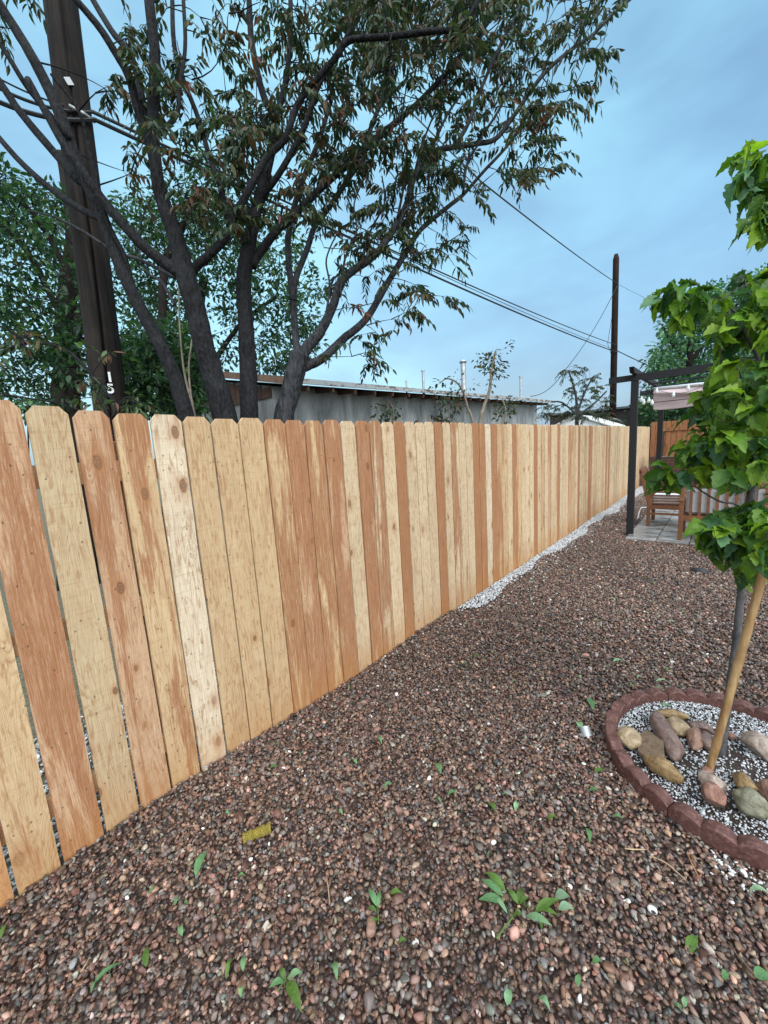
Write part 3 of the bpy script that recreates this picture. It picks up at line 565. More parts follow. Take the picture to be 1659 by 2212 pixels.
PISTA = np.array([(0.024, 0.046, 0.022), (0.034, 0.056, 0.022), (0.048, 0.063, 0.022), (0.015, 0.032, 0.019), (0.070, 0.040, 0.020), (0.105, 0.036, 0.021), (0.062, 0.060, 0.022)])
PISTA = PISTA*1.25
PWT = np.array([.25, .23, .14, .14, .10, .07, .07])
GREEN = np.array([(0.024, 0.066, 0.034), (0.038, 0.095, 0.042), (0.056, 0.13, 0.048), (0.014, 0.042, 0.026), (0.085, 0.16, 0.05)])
GW = np.array([.28, .28, .2, .16, .08])
def tree(name, label, cat, limbs, targets, bark, leafmat, style, leafL=0.08, pal=PISTA, pw=PWT, group=None, base=None, per=12, zmin=None, twig=0.0035, part='crown', leafs_w=0.42):
    """limbs: list of (points, radii); targets: leaf spray points; twigs grow to them from the nearest limb"""
    LB = [(smooth_line(p), np.interp(np.linspace(0, 1, (len(p)-1)*6+1), np.linspace(0, 1, len(r)), r)) for p, r in limbs]
    b = LB[0][0][0] if base is None else base
    root = thing(name, (b[0], b[1], max(0.0, min(b[2], 0.0))), label, cat, group)
    tr = MB()
    for p, r in LB:
        jj = rng.normal(0, 1, (len(p), 3))*r[:, None]*0.022; tr.tube(p+jj, r*(1+rng.normal(0, .012, len(r))), 10 if r[0] > .02 else 6)
    nodes = np.concatenate([p[2:] for p, r in LB]); 
    T = np.array(targets)
    order = np.argsort([np.min(np.linalg.norm(nodes-t_, axis=1)) for t_ in T]) if len(T) else []
    endd = []
    for i in order:
        t_ = T[i]; dv = nodes-t_; cst = np.linalg.norm(dv, axis=1)+0.5*np.maximum(0, dv[:, 2]+0.02); j = int(np.argmin(cst)); p0 = nodes[j]; L = np.linalg.norm(t_-p0)
        k_ = max(3, int(L/0.10)+2); s_ = np.linspace(0, 1, k_)[:, None]; bow = rng.normal(0, 0.10*L, 3)+np.array([0, 0, 0.08*L]); P = p0+(t_-p0)*s_+bow*(4*s_*(1-s_))*0.5
        tr.tube(P, np.linspace(twig*(1.2+min(2.2, 1.5*L)), twig*0.6, k_), 5, False); nodes = np.vstack([nodes, P[1:]]); endd.append((t_, (P[-1]-P[-2])/max(1e-6, np.linalg.norm(P[-1]-P[-2]))))
    tr.build('trunk', bark, root, smooth=True)
    cr = MB(); Pp, Dd, Nn, Ll, Cc = [], [], [], [], []
    for t_, d in endd:
        c0 = pal[rng.choice(len(pal), p=pw)]*math.exp(rng.normal(0, .15))
        if style == 'compound':
            for s_ in range(rnd.choice((0, 1, 2, 2, 3))):
                hd = rng.normal(0, 1, 3); hd = hd/np.linalg.norm(hd)*0.9+d*0.7; hd[2] = hd[2]*0.3+0.15; hd /= np.linalg.norm(hd); RL = leafL*rnd.uniform(1.7, 2.9); npair = rnd.randint(4, 6)
                pr = []
                for k_ in range(npair*2+1):
                    q = (k_//2+1)/(npair+.5); p = t_+hd*RL*q+np.array([0, 0, -1])*RL*0.45*q*q; side = np.cross(hd, (0, 0, 1)); side /= np.linalg.norm(side)+1e-9
                    sg = (-1)**k_ if k_ < npair*2 else 0
                    dd = side*sg*0.55+hd*0.40+np.array([0, 0, -1])*rnd.uniform(0.5, 1.15)+rng.normal(0, .18, 3)
                    Pp.append(p); Dd.append(dd); Nn.append(np.array([0, 0, .4])+side*sg*0.6+rng.normal(0, .35, 3)); Ll.append(leafL*rnd.uniform(.72, 1.2)); Cc.append(c0*math.exp(rng.normal(0, .18)) if rnd.random() < .48 else pal[rng.choice(len(pal), p=pw)])
                    pr.append(p)
                cr_r = np.array([t_]+pr[::2]); tr_ = MB(); cr.tube(cr_r, 0.0016, 3, False); cr.c.append(np.tile((0.05, 0.04, 0.02), (len(cr.v[-1]), 1)))
        else:
            for k_ in range(per):
                o_ = rng.normal(0, 1, 3); o_ /= np.linalg.norm(o_); rad = leafL*(1.7 if style == 'cluster' else 0.45)*rnd.random()**.5
                p = t_+o_*rad
                dd = o_*0.7+d*0.5+np.array([0, 0, -0.75 if style != 'cluster' else -0.35])+rng.normal(0, .25, 3)
                Pp.append(p); Dd.append(dd); Nn.append(np.array([0, 0, 1.0])+rng.normal(0, .55, 3)); Ll.append(leafL*(rnd.uniform(.42, 1.4) if style == 'lobed' else rnd.uniform(.55, 1.25))); Cc.append(c0*math.exp(rng.normal(0, .2)) if rnd.random() < .6 else pal[rng.choice(len(pal), p=pw)])
    if Pp:
        lob = style == 'lobed'
        place_leaves(cr, np.array(Pp), np.array(Dd), np.array(Nn), np.array(Ll), np.full(len(Pp), 0.88 if lob else .62 if style == 'cluster' else leafs_w), np.array(Cc), lob)
        cr.build(part, leafmat, root, smooth=lob)
    return root
def limb(pts_, ws, d0, d1, ground=False):
    """pts_ traced points, ws widths in the same units, depth running d0..d1"""
    n_ = len(pts_); ds_ = np.linspace(d0, d1, n_); P = [D(x, y, d) for (x, y), d in zip(pts_, ds_)]; R_ = list(np.interp(np.linspace(0, 1, n_), np.linspace(0, 1, len(ws)), ws)*ds_/F_/2)
    if ground:
        v = P[0]-P[1]; v = v/abs(v[2])*(P[0][2]+0.05); v[:2] *= 0.6; P = [P[0]+v, P[0]+v*.5]+P; R_ = [R_[0]*1.25, R_[0]*1.08]+R_
    return P, R_
# --- the dark multi-stemmed trees just behind the fence
A1 = limb([(400, 892), (372, 800), (340, 735), (300, 660), (258, 570), (225, 480), (200, 420), (165, 345), (120, 225), (65, 115), (0, 10), (-70, -110)], [33, 28, 27, 25, 23, 26, 22, 19, 17], 3.15, 2.75, True)
A2 = limb([(190, 400), (165, 385), (135, 350), (50, 250), (0, 178), (-80, 60)], [19, 16, 14], 2.95, 3.0)
A3 = limb([(225, 470), (200, 465), (140, 430), (65, 370), (0, 300), (-80, 200)], [15, 13, 10], 2.98, 3.2)
A4 = limb([(150, 300), (110, 250), (60, 190), (0, 95), (-50, 40)], [12, 9], 2.85, 2.5)
A5 = limb([(290, 640), (272, 560), (230, 470), (196, 330), (170, 240), (110, 160)], [10, 8, 6], 3.1, 2.6)
tA = sample([(205, 180), (330, 160), (330, 420), (260, 380), (215, 260)], 8, 2.7, 3.2)
tA = np.concatenate([tA, sample([(-150, -60), (60, -80), (40, 30), (-100, 90)], 16, 2.6, 3.3), [D(232, 205, 2.6), D(225, 190, 2.6), D(10, 60, 2.8)]])
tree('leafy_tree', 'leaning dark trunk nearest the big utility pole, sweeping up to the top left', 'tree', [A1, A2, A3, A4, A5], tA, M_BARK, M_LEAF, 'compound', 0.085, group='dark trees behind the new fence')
B1 = limb([(484, 897), (462, 820), (440, 745), (420, 660), (400, 590), (378, 505), (350, 430), (338, 370), (330, 250), (335, 125), (322, 0), (315, -110)], [52, 45, 42, 43, 34, 28, 24, 22, 21, 19], 3.2, 2.75, True)
B2 = limb([(402, 600), (385, 588), (325, 545), (280, 500), (222, 432), (180, 372), (130, 300), (60, 170)], [26, 23, 19, 12], 3.1, 2.6)
B3 = limb([(408, 600), (420, 580), (450, 553), (490, 510), (502, 475), (535, 415), (575, 342), (615, 300), (642, 228), (672, 185), (725, 125), (755, 88), (829, 80), (930, 68), (980, 62), (1020, 25), (1040, -20)], [21, 17, 15, 13, 12, 11, 9], 3.1, 2.75)
B4 = limb([(338, 385), (322, 310), (298, 240), (278, 165), (250, 115), (215, 60), (165, 0), (120, -60)], [18, 16, 14], 2.98, 2.6)
B5 = limb([(325, 320), (290, 140), (240, 65), (198, -5), (170, -60)], [15, 11], 2.9, 3.2)
B6 = limb([(332, 300), (380, 250), (388, 190), (400, 100), (396, 0)], [11, 8], 2.9, 3.1)
B7 = limb([(495, 490), (480, 420), (450, 330), (430, 260), (380, 120), (372, 0)], [12, 9], 3.0, 3.3)
tB = np.concatenate([sample([(220, -60), (560, -60), (600, 330), (470, 420), (345, 390), (290, 200)], 105, 2.7, 3.5, 35), sample([(560, -80), (1050, -80), (1040, 40), (900, 140), (640, 230)], 88, 2.6, 3.3, 35), sample([(330, 380), (520, 380), (520, 520), (420, 540)], 22, 2.8, 3.4)])
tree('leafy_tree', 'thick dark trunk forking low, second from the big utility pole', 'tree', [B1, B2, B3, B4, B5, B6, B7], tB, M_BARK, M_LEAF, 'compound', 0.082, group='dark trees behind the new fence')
C1 = limb([(539, 907), (536, 800), (531, 700), (526, 610), (532, 560), (547, 480), (568, 400), (586, 322), (594, 255), (570, 210), (545, 100), (538, 0), (532, -100)], [38, 35, 31, 31, 25, 20, 17, 14, 12, 10], 3.4, 3.2, True)
C2 = limb([(545, 575), (555, 555), (600, 495), (625, 475), (700, 400), (775, 335), (830, 285), (900, 225), (980, 140), (1060, 40), (1110, -40)], [19, 17, 13, 10, 8], 3.35, 3.6)
C3 = limb([(594, 260), (618, 170), (628, 60), (625, -60)], [13, 9], 3.2, 3.4)
C4 = limb([(560, 430), (600, 380), (655, 280), (690, 180), (760, 60), (800, -60)], [14, 10], 3.3, 3.0)
tC = np.concatenate([sample([(440, 250), (720, 200), (830, 300), (700, 430), (610, 500), (520, 470)], 92, 3.0, 3.9, 30), sample([(560, -60), (1130, -60), (1100, 60), (960, 220), (760, 330), (600, 250)], 150, 3.1, 4.0, 40)])
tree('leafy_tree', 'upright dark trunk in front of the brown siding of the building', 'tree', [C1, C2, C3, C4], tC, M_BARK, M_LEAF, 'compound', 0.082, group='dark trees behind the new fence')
D1 = limb([(613, 908), (624, 860), (636, 810), (648, 765)], [42, 40, 44], 3.7, 3.65, True)
D2 = limb([(648, 775), (668, 745), (692, 717), (720, 659), (740, 604), (800, 559), (829, 527), (875, 450), (895, 382), (930, 330), (1020, 312), (1070, 300), (1110, 250), (1170, 165), (1230, 110), (1280, 75), (1330, 25), (1385, -20)], [27, 22, 18, 15, 14, 12, 10, 9, 8, 6, 5], 3.65, 3.5)
D3 = limb([(640, 800), (665, 790), (700, 772), (740, 734), (790, 690), (835, 615), (880, 540), (910, 495), (970, 445), (1003, 418), (1045, 370), (1100, 310), (1145, 240), (1190, 190)], [22, 19, 15, 11, 8, 6, 4], 3.65, 4.2)
D4 = limb([(650, 775), (640, 745), (633, 650), (622, 545), (628, 480), (650, 400), (690, 300), (720, 200)], [17, 14, 12, 8], 3.65, 3.9)
D5 = limb([(633, 650), (640, 600), (665, 534), (680, 490), (720, 435), (770, 350), (830, 200), (860, 100)], [14, 11, 8], 3.7, 4.0)
D6 = limb([(980, 318), (1010, 270), (1040, 190), (1080, 100), (1120, 20), (1140, -40)], [9, 6], 3.5, 3.3)
D7 = limb([(720, 440), (745, 400), (790, 330), (815, 240), (880, 170)], [8, 6], 3.9, 3.9)
DX = [limb(p_, [6, 4, 3], 3.55, 3.3) for p_ in ([(1029, 308), (1064, 260), (1099, 200), (1129, 150), (1149, 100), (1179, 50), (1189, -10)], [(894, 382), (909, 320), (924, 280), (949, 210), (960, 120)], [(859, 470), (874, 390), (879, 320), (869, 250), (880, 180)], [(1229, 118), (1254, 75), (1269, 30), (1279, -10)], [(1169, 168), (1199, 90), (1229, 40), (1244, -10)], [(929, 330), (965, 250), (1010, 180), (1030, 110), (1060, 20)], [(1000, 420), (1010, 350), (1040, 300), (1050, 240)], [(735, 640), (745, 560), (770, 500), (765, 440), (790, 380)], [(700, 705), (712, 620), (705, 560), (730, 500)], [(780, 575), (800, 500), (830, 440), (825, 380)], [(845, 600), (870, 540), (865, 480), (900, 420)])]
tD = np.concatenate([sample([(700, 300), (900, 380), (1040, 380), (1020, 520), (1035, 575), (960, 600), (950, 660), (850, 700), (840, 760), (790, 790), (730, 770), (760, 690), (700, 620), (660, 500)], 135, 3.3, 4.4, 30),
    sample([(780, 0), (1060, -60), (1370, -60), (1325, 60), (1300, 150), (1240, 170), (1235, 250), (1150, 240), (1215, 380), (1090, 400), (1000, 380), (880, 380), (760, 330)], 300, 3.1, 4.3, 32),
    [D(1015, 520, 3.8), D(1030, 560, 3.8), D(955, 640, 3.7), D(960, 655, 3.7), D(845, 690, 3.7), D(850, 715, 3.6), D(790, 770, 3.6), D(1300, 150, 3.5), D(1290, 120, 3.5), D(1225, 215, 3.6), D(1235, 190, 3.6), D(1205, 350, 3.7), D(1190, 330, 3.7), D(1160, 300, 3.7), D(800, 760, 3.7), D(760, 770, 3.6), D(905, 640, 3.7), D(700, 770, 3.7)]])
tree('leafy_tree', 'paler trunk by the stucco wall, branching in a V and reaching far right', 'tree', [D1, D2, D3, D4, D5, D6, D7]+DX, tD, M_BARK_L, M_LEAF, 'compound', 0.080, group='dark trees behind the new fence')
# --- green trees further back
def bg_tree(label, trunk, poly, n, d0, d1, L, per, group='green trees in the background', pal=GREEN, bark=M_BARK_D, name='background_tree', clump=28, mat=M_LEAF_G, twig=0.006):
    return tree(name, label, 'tree', trunk, sample(poly, n, d0, d1, clump), bark, mat, 'cluster', L, pal, GW, group, per=per, twig=twig)
bg_tree('leafy green tree with a thick dark trunk left of the big utility pole', [limb([(138, 885), (140, 800), (142, 700), (150, 600), (160, 520), (150, 430), (130, 330)], [48, 40, 38, 34, 26, 16], 5.6, 5.8, True), limb([(165, 900), (160, 790), (170, 700), (185, 640), (178, 560)], [22, 18, 14], 5.5, 5.4, True), limb([(142, 700), (110, 640), (70, 560), (20, 500), (-60, 450)], [14, 10], 5.6, 5.4), limb([(150, 600), (110, 520), (60, 450), (0, 410)], [12, 8], 5.7, 5.4)],
    [(-60, 330), (60, 390), (150, 430), (250, 440), (250, 600), (240, 700), (150, 880), (-60, 890)], 560, 4.9, 7.2, 0.10, 15)
bg_tree('dense green tree between the leaning trunk and the brown siding', [limb([(455, 900), (450, 820), (430, 700), (440, 600)], [24, 18], 9.4, 9.4, True), limb([(450, 800), (520, 700), (600, 640)], [12, 6], 9.4, 9.2)],
    [(235, 560), (300, 450), (560, 430), (660, 520), (715, 640), (700, 760), (640, 800), (470, 800), (430, 700), (250, 830)], 620, 8.3, 10.6, 0.13, 16)
bg_tree('tall green tree high behind the dark trunks in the middle of their crowns', [limb([(350, 900), (350, 700), (360, 560), (420, 450)], [20, 14], 8.2, 8.2, True)],
    [(240, 420), (420, 330), (520, 300), (560, 380), (540, 480), (300, 600)], 170, 7.8, 9.0, 0.11, 14, clump=35)
bg_tree('dark leafy shrub mass filling the space under the leaning trunk', [limb([(310, 905), (318, 850), (300, 780)], [8, 5], 4.9, 4.9, True), limb([(330, 900), (350, 800), (370, 760)], [7, 4], 4.9, 4.9)],
    [(250, 760), (330, 700), (430, 720), (450, 780), (440, 890), (240, 890)], 330, 4.4, 5.8, 0.095, 16, name='background_shrub', group=None)
bg_tree('large pale green tree rising behind the pergola', [limb([(1520, 930), (1500, 850), (1490, 780), (1500, 700), (1540, 620)], [16, 12, 6], 21, 21, True), limb([(1500, 800), (1450, 740), (1430, 700)], [7, 4], 21, 21), limb([(1490, 780), (1560, 700), (1620, 620)], [8, 5], 21, 21)],
    [(1400, 800), (1425, 740), (1430, 700), (1450, 680), (1475, 640), (1530, 630), (1590, 605), (1640, 590), (1680, 575), (1690, 900), (1480, 910), (1395, 900), (1390, 840)], 760, 19, 25, 0.26, 20, clump=20, pal=GREEN*2.0)
bg_tree('low dark green bushes seen under the canopy over the old fence', [limb([(1440, 930), (1445, 890)], [5, 3], 18.5, 18.5, True)], [(1365, 900), (1390, 850), (1560, 850), (1660, 860), (1660, 915), (1360, 915)], 420, 17.3, 19, 0.20, 14, name='background_shrub', clump=14, group=None)
bg_tree('bright green weeds low behind the first pickets', [limb([(60, 905), (62, 880)], [3, 2], 3.0, 3.0, True)], [(40, 870), (85, 880), (95, 905), (60, 915), (30, 895)], 16, 2.6, 3.1, 0.05, 12, name='background_shrub', group=None, pal=GREEN*1.7, clump=8)
# --- saplings and sprigs showing over the fence
def sap(label, limbs, tg, L=0.085, bark=M_BARK_L, style='compound', pal=PISTA, pw=PWT, per=8): return tree('sapling', label, 'sapling', limbs, np.array(tg), bark, M_LEAF, style, L, pal, pw, 'saplings showing over the new fence', per=per, twig=0.0025)
M_STEM = mat_bark('pale_stem', (0.12, 0.10, 0.075), (0.25, 0.215, 0.165), 0.3, 20, 0.2)
sap('tall sapling with a pale stem and a dark leafy head against the sky', [limb([(1037, 912), (1045, 880), (1058, 840), (1062, 800), (1070, 760)], [8, 5], 6.6, 6.6, True)], np.concatenate([sample([(1040, 770), (1080, 765), (1085, 800), (1070, 840), (1045, 830)], 26, 6.4, 6.8), [D(1092, 752, 6.6), D(1100, 747, 6.6), D(1030, 775, 6.6)]]), 0.075, M_STEM, 'cluster')
sap('thin sapling with a curved pale stem in front of the stucco wall', [limb([(1022, 912), (1010, 880), (1000, 845), (985, 825), (965, 818), (950, 828)], [6, 4, 2], 6.2, 6.2, True)], np.concatenate([sample([(950, 840), (1000, 835), (1000, 900), (955, 905)], 26, 6.0, 6.4), [D(945, 828, 6.2), D(955, 820, 6.2), D(990, 815, 6.2), D(1020, 835, 6.2)]]), 0.07, M_STEM, 'cluster')
sap('small reddish leafy sapling at the left end of the stucco wall', [limb([(848, 912), (850, 890), (845, 872)], [4, 2], 5.6, 5.6, True), limb([(820, 912), (812, 895)], [2, 2], 5.6, 5.6)], sample([(828, 872), (862, 872), (865, 905), (822, 905), (806, 890)], 18, 5.4, 5.8), 0.065, M_STEM, 'cluster')
sap('low red tipped sprig peeping over the pickets below the thin vent', [limb([(925, 915), (928, 895)], [3, 2], 5.8, 5.8, True)], [D(915, 902, 5.8), D(928, 896, 5.8), D(940, 902, 5.8), D(905, 907, 5.8), D(955, 905, 5.8)], 0.07, M_STEM)
sap('bushy sapling right of the tall pale stemmed one', [limb([(1090, 912), (1092, 885), (1085, 862)], [4, 3], 6.8, 6.8, True)], sample([(1072, 865), (1105, 862), (1108, 905), (1075, 905)], 14, 6.6, 7.0), 0.075, M_STEM, 'cluster')
sap('wide many stemmed sapling standing left of the far utility pole', [limb([(1246, 914), (1246, 890), (1243, 850), (1228, 800)], [8, 5, 3], 9.6, 9.6, True), limb([(1246, 895), (1262, 850), (1280, 815)], [5, 3], 9.6, 9.6), limb([(1246, 900), (1285, 870), (1310, 845)], [5, 3], 9.6, 9.8), limb([(1245, 895), (1215, 870), (1190, 868)], [4, 3], 9.6, 9.6)],
    np.concatenate([sample([(1215, 790), (1270, 790), (1310, 830), (1330, 870), (1300, 880), (1220, 850), (1205, 820)], 80, 9.2, 10.0), sample([(1165, 868), (1320, 872), (1320, 905), (1170, 905)], 70, 9.0, 10.2)]), 0.068, M_BARK_L)
REDG = np.array([(0.06, 0.10, 0.04), (0.09, 0.13, 0.06), (0.14, 0.06, 0.035), (0.045, 0.08, 0.035), (0.12, 0.10, 0.04)])
def shrub(label, limbs, tg, L=0.1, per=4): return tree('leafy_shrub', label, 'shrub', limbs, np.array(tg), M_BARK, M_LEAF, 'simple', L, REDG, np.array([.3, .25, .15, .2, .1]), 'shrubs behind the first pickets', per=per, twig=0.003)
shrub('drooping shrub with a reddish top below the white pole numbers', [limb([(235, 905), (225, 870), (200, 840)], [5, 3], 2.75, 2.75, True), limb([(240, 905), (270, 860), (300, 870)], [4, 3], 2.75, 2.7)], np.concatenate([sample([(160, 850), (200, 815), (250, 850), (310, 850), (335, 885), (240, 900), (170, 885)], 30, 2.6, 3.0), [D(172, 828, 2.7), D(180, 820, 2.7)]]), 0.075, 4)
shrub('russet and green leafy branch entering from the left edge over the fence', [limb([(-70, 800), (-10, 770), (60, 740), (140, 755), (190, 800), (240, 860), (280, 900)], [8, 7, 5], 2.9, 2.9), limb([(60, 740), (20, 715), (-30, 690)], [4, 3], 2.9, 2.7), limb([(0, 850), (60, 860), (120, 870), (200, 895)], [4, 3], 2.9, 2.9)], np.concatenate([sample([(-30, 690), (30, 700), (120, 745), (120, 775), (40, 770), (-30, 800)], 22, 2.6, 3.1), sample([(160, 745), (240, 745), (240, 775)], 5, 2.7, 3.0)]), 0.07, 4)
# bare pale stems between the trunks
for pts_, w_, lab in (([(416, 896), (408, 850), (396, 790), (388, 700), (385, 600), (376, 520)], [6, 4, 2], 'bare pale stem rising beside the leaning trunk'), ([(420, 896), (412, 850), (408, 790), (414, 740), (420, 680)], [5, 3], 'short bare pale stem right of its twin beside the leaning trunk'),
                      ([(378, 600), (300, 560), (250, 545), (180, 500), (120, 470), (60, 455)], [8, 6, 3], 'long bare grey branch crossing behind the big utility pole'), ([(378, 660), (350, 610), (320, 590), (300, 540), (305, 480), (330, 420)], [7, 5, 3], 'bare twisted stem between the leaning and the forking trunks')):
    P_, R_ = limb(pts_, w_, 3.6, 3.7, pts_[0][1] > 880); m = MB(); m.tube(smooth_line(P_), np.interp(np.linspace(0, 1, (len(P_)-1)*6+1), np.linspace(0, 1, len(R_)), R_), 7); tag(m.build('bare_stem', M_STEM if w_[0] < 7 else M_BARK_L, smooth=True), lab, 'stem', 'bare stems behind the new fence')

# ------------------------------------------------------------------ pergola
post_x, post_y = 0.86, 7.40; y2 = 10.35; x2 = 4.05
pg = thing('pergola', (2.4, 8.9, 0), 'black metal pergola frame over the patio at the right', 'pergola')
for a_, b_ in ((post_x, post_y), (post_x+0.04, y2), (x2, post_y), (x2, y2)):
    m = MB(); m.box((a_, b_, 1.215), (0.095, 0.095, 2.43), bev=0.004); p_ = m.build('post', M_METAL_D, pg); m = MB(); m.box((a_, b_, 0.012), (0.15, 0.15, 0.016)); m.build('foot_plate', M_METAL_D, p_)
m = MB(); m.box(((0.52+4.4)/2, post_y-0.03, 2.475), (3.9, 0.045, 0.09)); m.build('cross_beam', M_METAL_D, pg)
m = MB(); m.box(((0.52+4.4)/2, y2+0.03, 2.475), (3.9, 0.045, 0.09)); m.build('cross_beam', M_METAL_D, pg)
for xx in (post_x, x2):
    m = MB(); m.prism([(xx-.03, 7.05, 2.60), (xx-.03, 7.12, 2.525), (xx-.03, 7.30, 2.522), (xx-.03, 10.7, 2.522), (xx-.03, 10.7, 2.60)], (0.06, 0, 0)); m.build('side_beam', M_METAL_D, pg)
for k in range(3):
    yy = 8.1+k*0.75; m = MB(); m.tube([(post_x, yy, 2.50), (x2, yy, 2.50)], 0.012, 8); m.build('canopy_rod', M_METAL_D, pg)
# bunched canopy cloth
def mat_cloth():
    t = NT('mauve_canvas', 0.9, 0.15); n = t.noise(t.coord(scale=(1, 1, 3)), 3, 4); t.base(t.mix(t.rng(n, 0.35, 0.65), (0.40, 0.31, 0.32), (0.50, 0.40, 0.41))); return t.m
cx0, cx1 = 0.86, 3.95; nx, nz_ = 70, 22; yC = 9.55; V = []
for side in (0, 1):
    for j in range(nz_):
        for i in range(nx):
            u_ = i/(nx-1); w_ = j/(nz_-1); fold = 0.022*math.sin(w_*6+math.sin(u_*5)*1.2+2*u_)+0.05*math.exp(-((w_-0.15-u_*1.1)/0.12)**2)
            zz = 2.46-0.40*w_-0.03*math.sin(u_*3.14)*(1-w_)-0.012*math.sin(u_*17)*w_; V.append((cx0+(cx1-cx0)*u_, yC-0.05*math.sin(w_*3.14)-fold+(0.012 if side else 0), zz))
N1 = nx*nz_; Fa = [(j*nx+i, j*nx+i+1, (j+1)*nx+i+1, (j+1)*nx+i) for j in range(nz_-1) for i in range(nx-1)]
Fa = Fa+[tuple(N1+v for v in reversed(f)) for f in Fa]+[(i, N1+i, N1+i+1, i+1) for i in range(nx-1)]+[((nz_-1)*nx+i, (nz_-1)*nx+i+1, N1+(nz_-1)*nx+i+1, N1+(nz_-1)*nx+i) for i in range(nx-1)]
m = MB(); m.add(V, Fa); cn = m.build('canopy', mat_cloth(), pg, smooth=True)
m = MB(); m.tube([(cx0, yC-.04, 2.46), ((cx0+cx1)/2, yC-.04, 2.43), (cx1, yC-.04, 2.46)], 0.028, 8); m.build('roll', M_WHITE, cn, smooth=True)
m = MB(); m.box(((cx0+cx1)/2, yC-.115, 2.20), (cx1-cx0, 0.012, 0.012)); m.build('seam_rod', M_METAL_D, cn)
sl = thing('string_lights', (post_x, 8.4, 2.4), 'string of clear glass bulbs hanging along the pergola beam', 'string lights')
cp = []
for i in range(34):
    u_ = i/33; cp.append((post_x+0.03+0.03*math.sin(i*2), 7.5+(9.4-7.5)*u_, 2.44-0.16*abs(math.sin(u_*3.14*2))))
cp += [(post_x+0.05+(3.9-post_x)*u_, 9.35, 2.43-0.12*abs(math.sin(u_*3.14*4))) for u_ in np.linspace(0.02, 1, 40)]
m = MB(); m.tube(cp, 0.004, 5); m.build('cord', M_CABLE, sl)
def bulb(p):
    m = MB(); m.tube([(p[0], p[1], p[2]), (p[0], p[1], p[2]-.02), (p[0], p[1], p[2]-.05), (p[0], p[1], p[2]-.085), (p[0], p[1], p[2]-.10)], [.012, .014, .028, .026, .008], 10); m.build('bulb', M_GLASS, sl, smooth=True)
for px, py in ((1386, 856), (1391, 862), (1402, 858), (1409, 863), (1419, 838), (1455, 846), (1487, 831), (1609, 815), (1612, 843)):
    bulb(Yp(px, py, 9.25 if px > 1415 else 8.9))

# ------------------------------------------------------------------ patio and furniture
def mat_paver():
    t = NT('wet_concrete', 0.45, 0.5); n = t.noise(t.coord(rand=30), 3.5, 5); n2 = t.noise(t.coord(rand=7), 60, 3); c = t.mix(t.rng(n, 0.4, 0.6), (0.15, 0.15, 0.152), (0.29, 0.285, 0.28)); c = t.mix(t.math('MULTIPLY', t.rng(n2, 0.5, 0.7), 0.3), c, (0.07, 0.068, 0.065)); t.base(c); t.l(t.rng(n, 0.4, 0.6, 0.16, 0.7), t.p.inputs['Roughness']); return t.m
M_PAV = mat_paver(); m = MB(); m.box((2.57, 8.84, -0.006), (3.5, 3.66, 0.016)); tag(m.build('patio_bed', M_PLANK_D), kind='structure')
pv = MB(); pv.box((0, 0, 0), (0.392, 0.392, 0.03), bev=0.006); p0 = pv.build('paver', M_PAV, origin=(0, 0, 0)); nb = 0
for i in range(8):
    for j in range(9):
        x, y = 1.05+i*0.402, 7.24+j*0.402
        if i > 5 and (i+j) : continue
        if j > 6 and i > 3: continue
        o = p0 if nb == 0 else p0.copy()
        if nb: col.objects.link(o)
        nb += 1; o.location = (x, y, 0.012+rnd.uniform(-.002, .002)); o.rotation_euler = (rnd.uniform(-.004, .004), rnd.uniform(-.004, .004), rnd.uniform(-.006, .006)); tag(o, 'grey concrete paver %s, %s' % (['in the leftmost column by the pergola post', 'in the second column under the armchair', 'in the third column beside the bench leg', 'in the fourth column under the bench', 'in the fifth column under the bench', 'in the sixth column under the bench'][i], ['front row', 'second row back', 'third row back', 'fourth row back', 'fifth row back', 'sixth row back', 'seventh row back', 'eighth row back', 'rearmost row'][j]), 'paver', 'patio pavers')
def leg(m_, x, y, z0, z1, w=0.055, tilt=0): m_.beam((x+tilt, y, z0), (x, y, z1), w, w, (0, 1, 0), 0.004); return m_
ZP = 0.028
ch = thing('garden_armchair', (1.32, 8.42, ZP), 'slatted teak armchair seen side-on at the left end of the patio', 'armchair')
ya, yb = 8.12, 8.74; xb_, xf = 1.02, 1.62
for yy in (ya, yb):
    leg(MB(), xb_, yy, ZP, 0.62).build('leg', M_TEAK, ch); leg(MB(), xf, yy, ZP, 0.60).build('leg', M_TEAK, ch)
    m = MB(); m.box(((xb_+xf)/2, yy, 0.625), (0.70, 0.065, 0.03), bev=.004); m.build('armrest', M_TEAK, ch)
    m = MB(); m.beam((xb_, yy, 0.42), (xb_-0.14, yy, 0.98), 0.05, 0.05, (0, 1, 0)); m.build('back_post', M_TEAK, ch)
    for k in range(4):
        m = MB(); m.box(((xb_+xf)/2, yy, 0.43+k*0.045), (xf-xb_-.05, 0.02, 0.018)); m.build('side_slat', M_TEAK, ch)
    m = MB(); m.box(((xb_+xf)/2, yy, 0.365), (xf-xb_-.05, 0.03, 0.07)); m.build('seat_rail', M_TEAK, ch); m = MB(); m.box(((xb_+xf)/2, yy, 0.25), (xf-xb_-.05, 0.025, 0.035)); m.build('stretcher', M_TEAK, ch)
m = MB()
for k in range(9): m.box((xb_+.06+k*.065, (ya+yb)/2, 0.385), (0.05, yb-ya-.05, 0.02))
m.build('seat', M_TEAK, ch)
m = MB(); m.beam((xb_-.02, (ya+yb)/2, 0.50), (xb_-.14, (ya+yb)/2, 0.99), yb-ya-.05, 0.025, (1, 0, 0)) if False else None
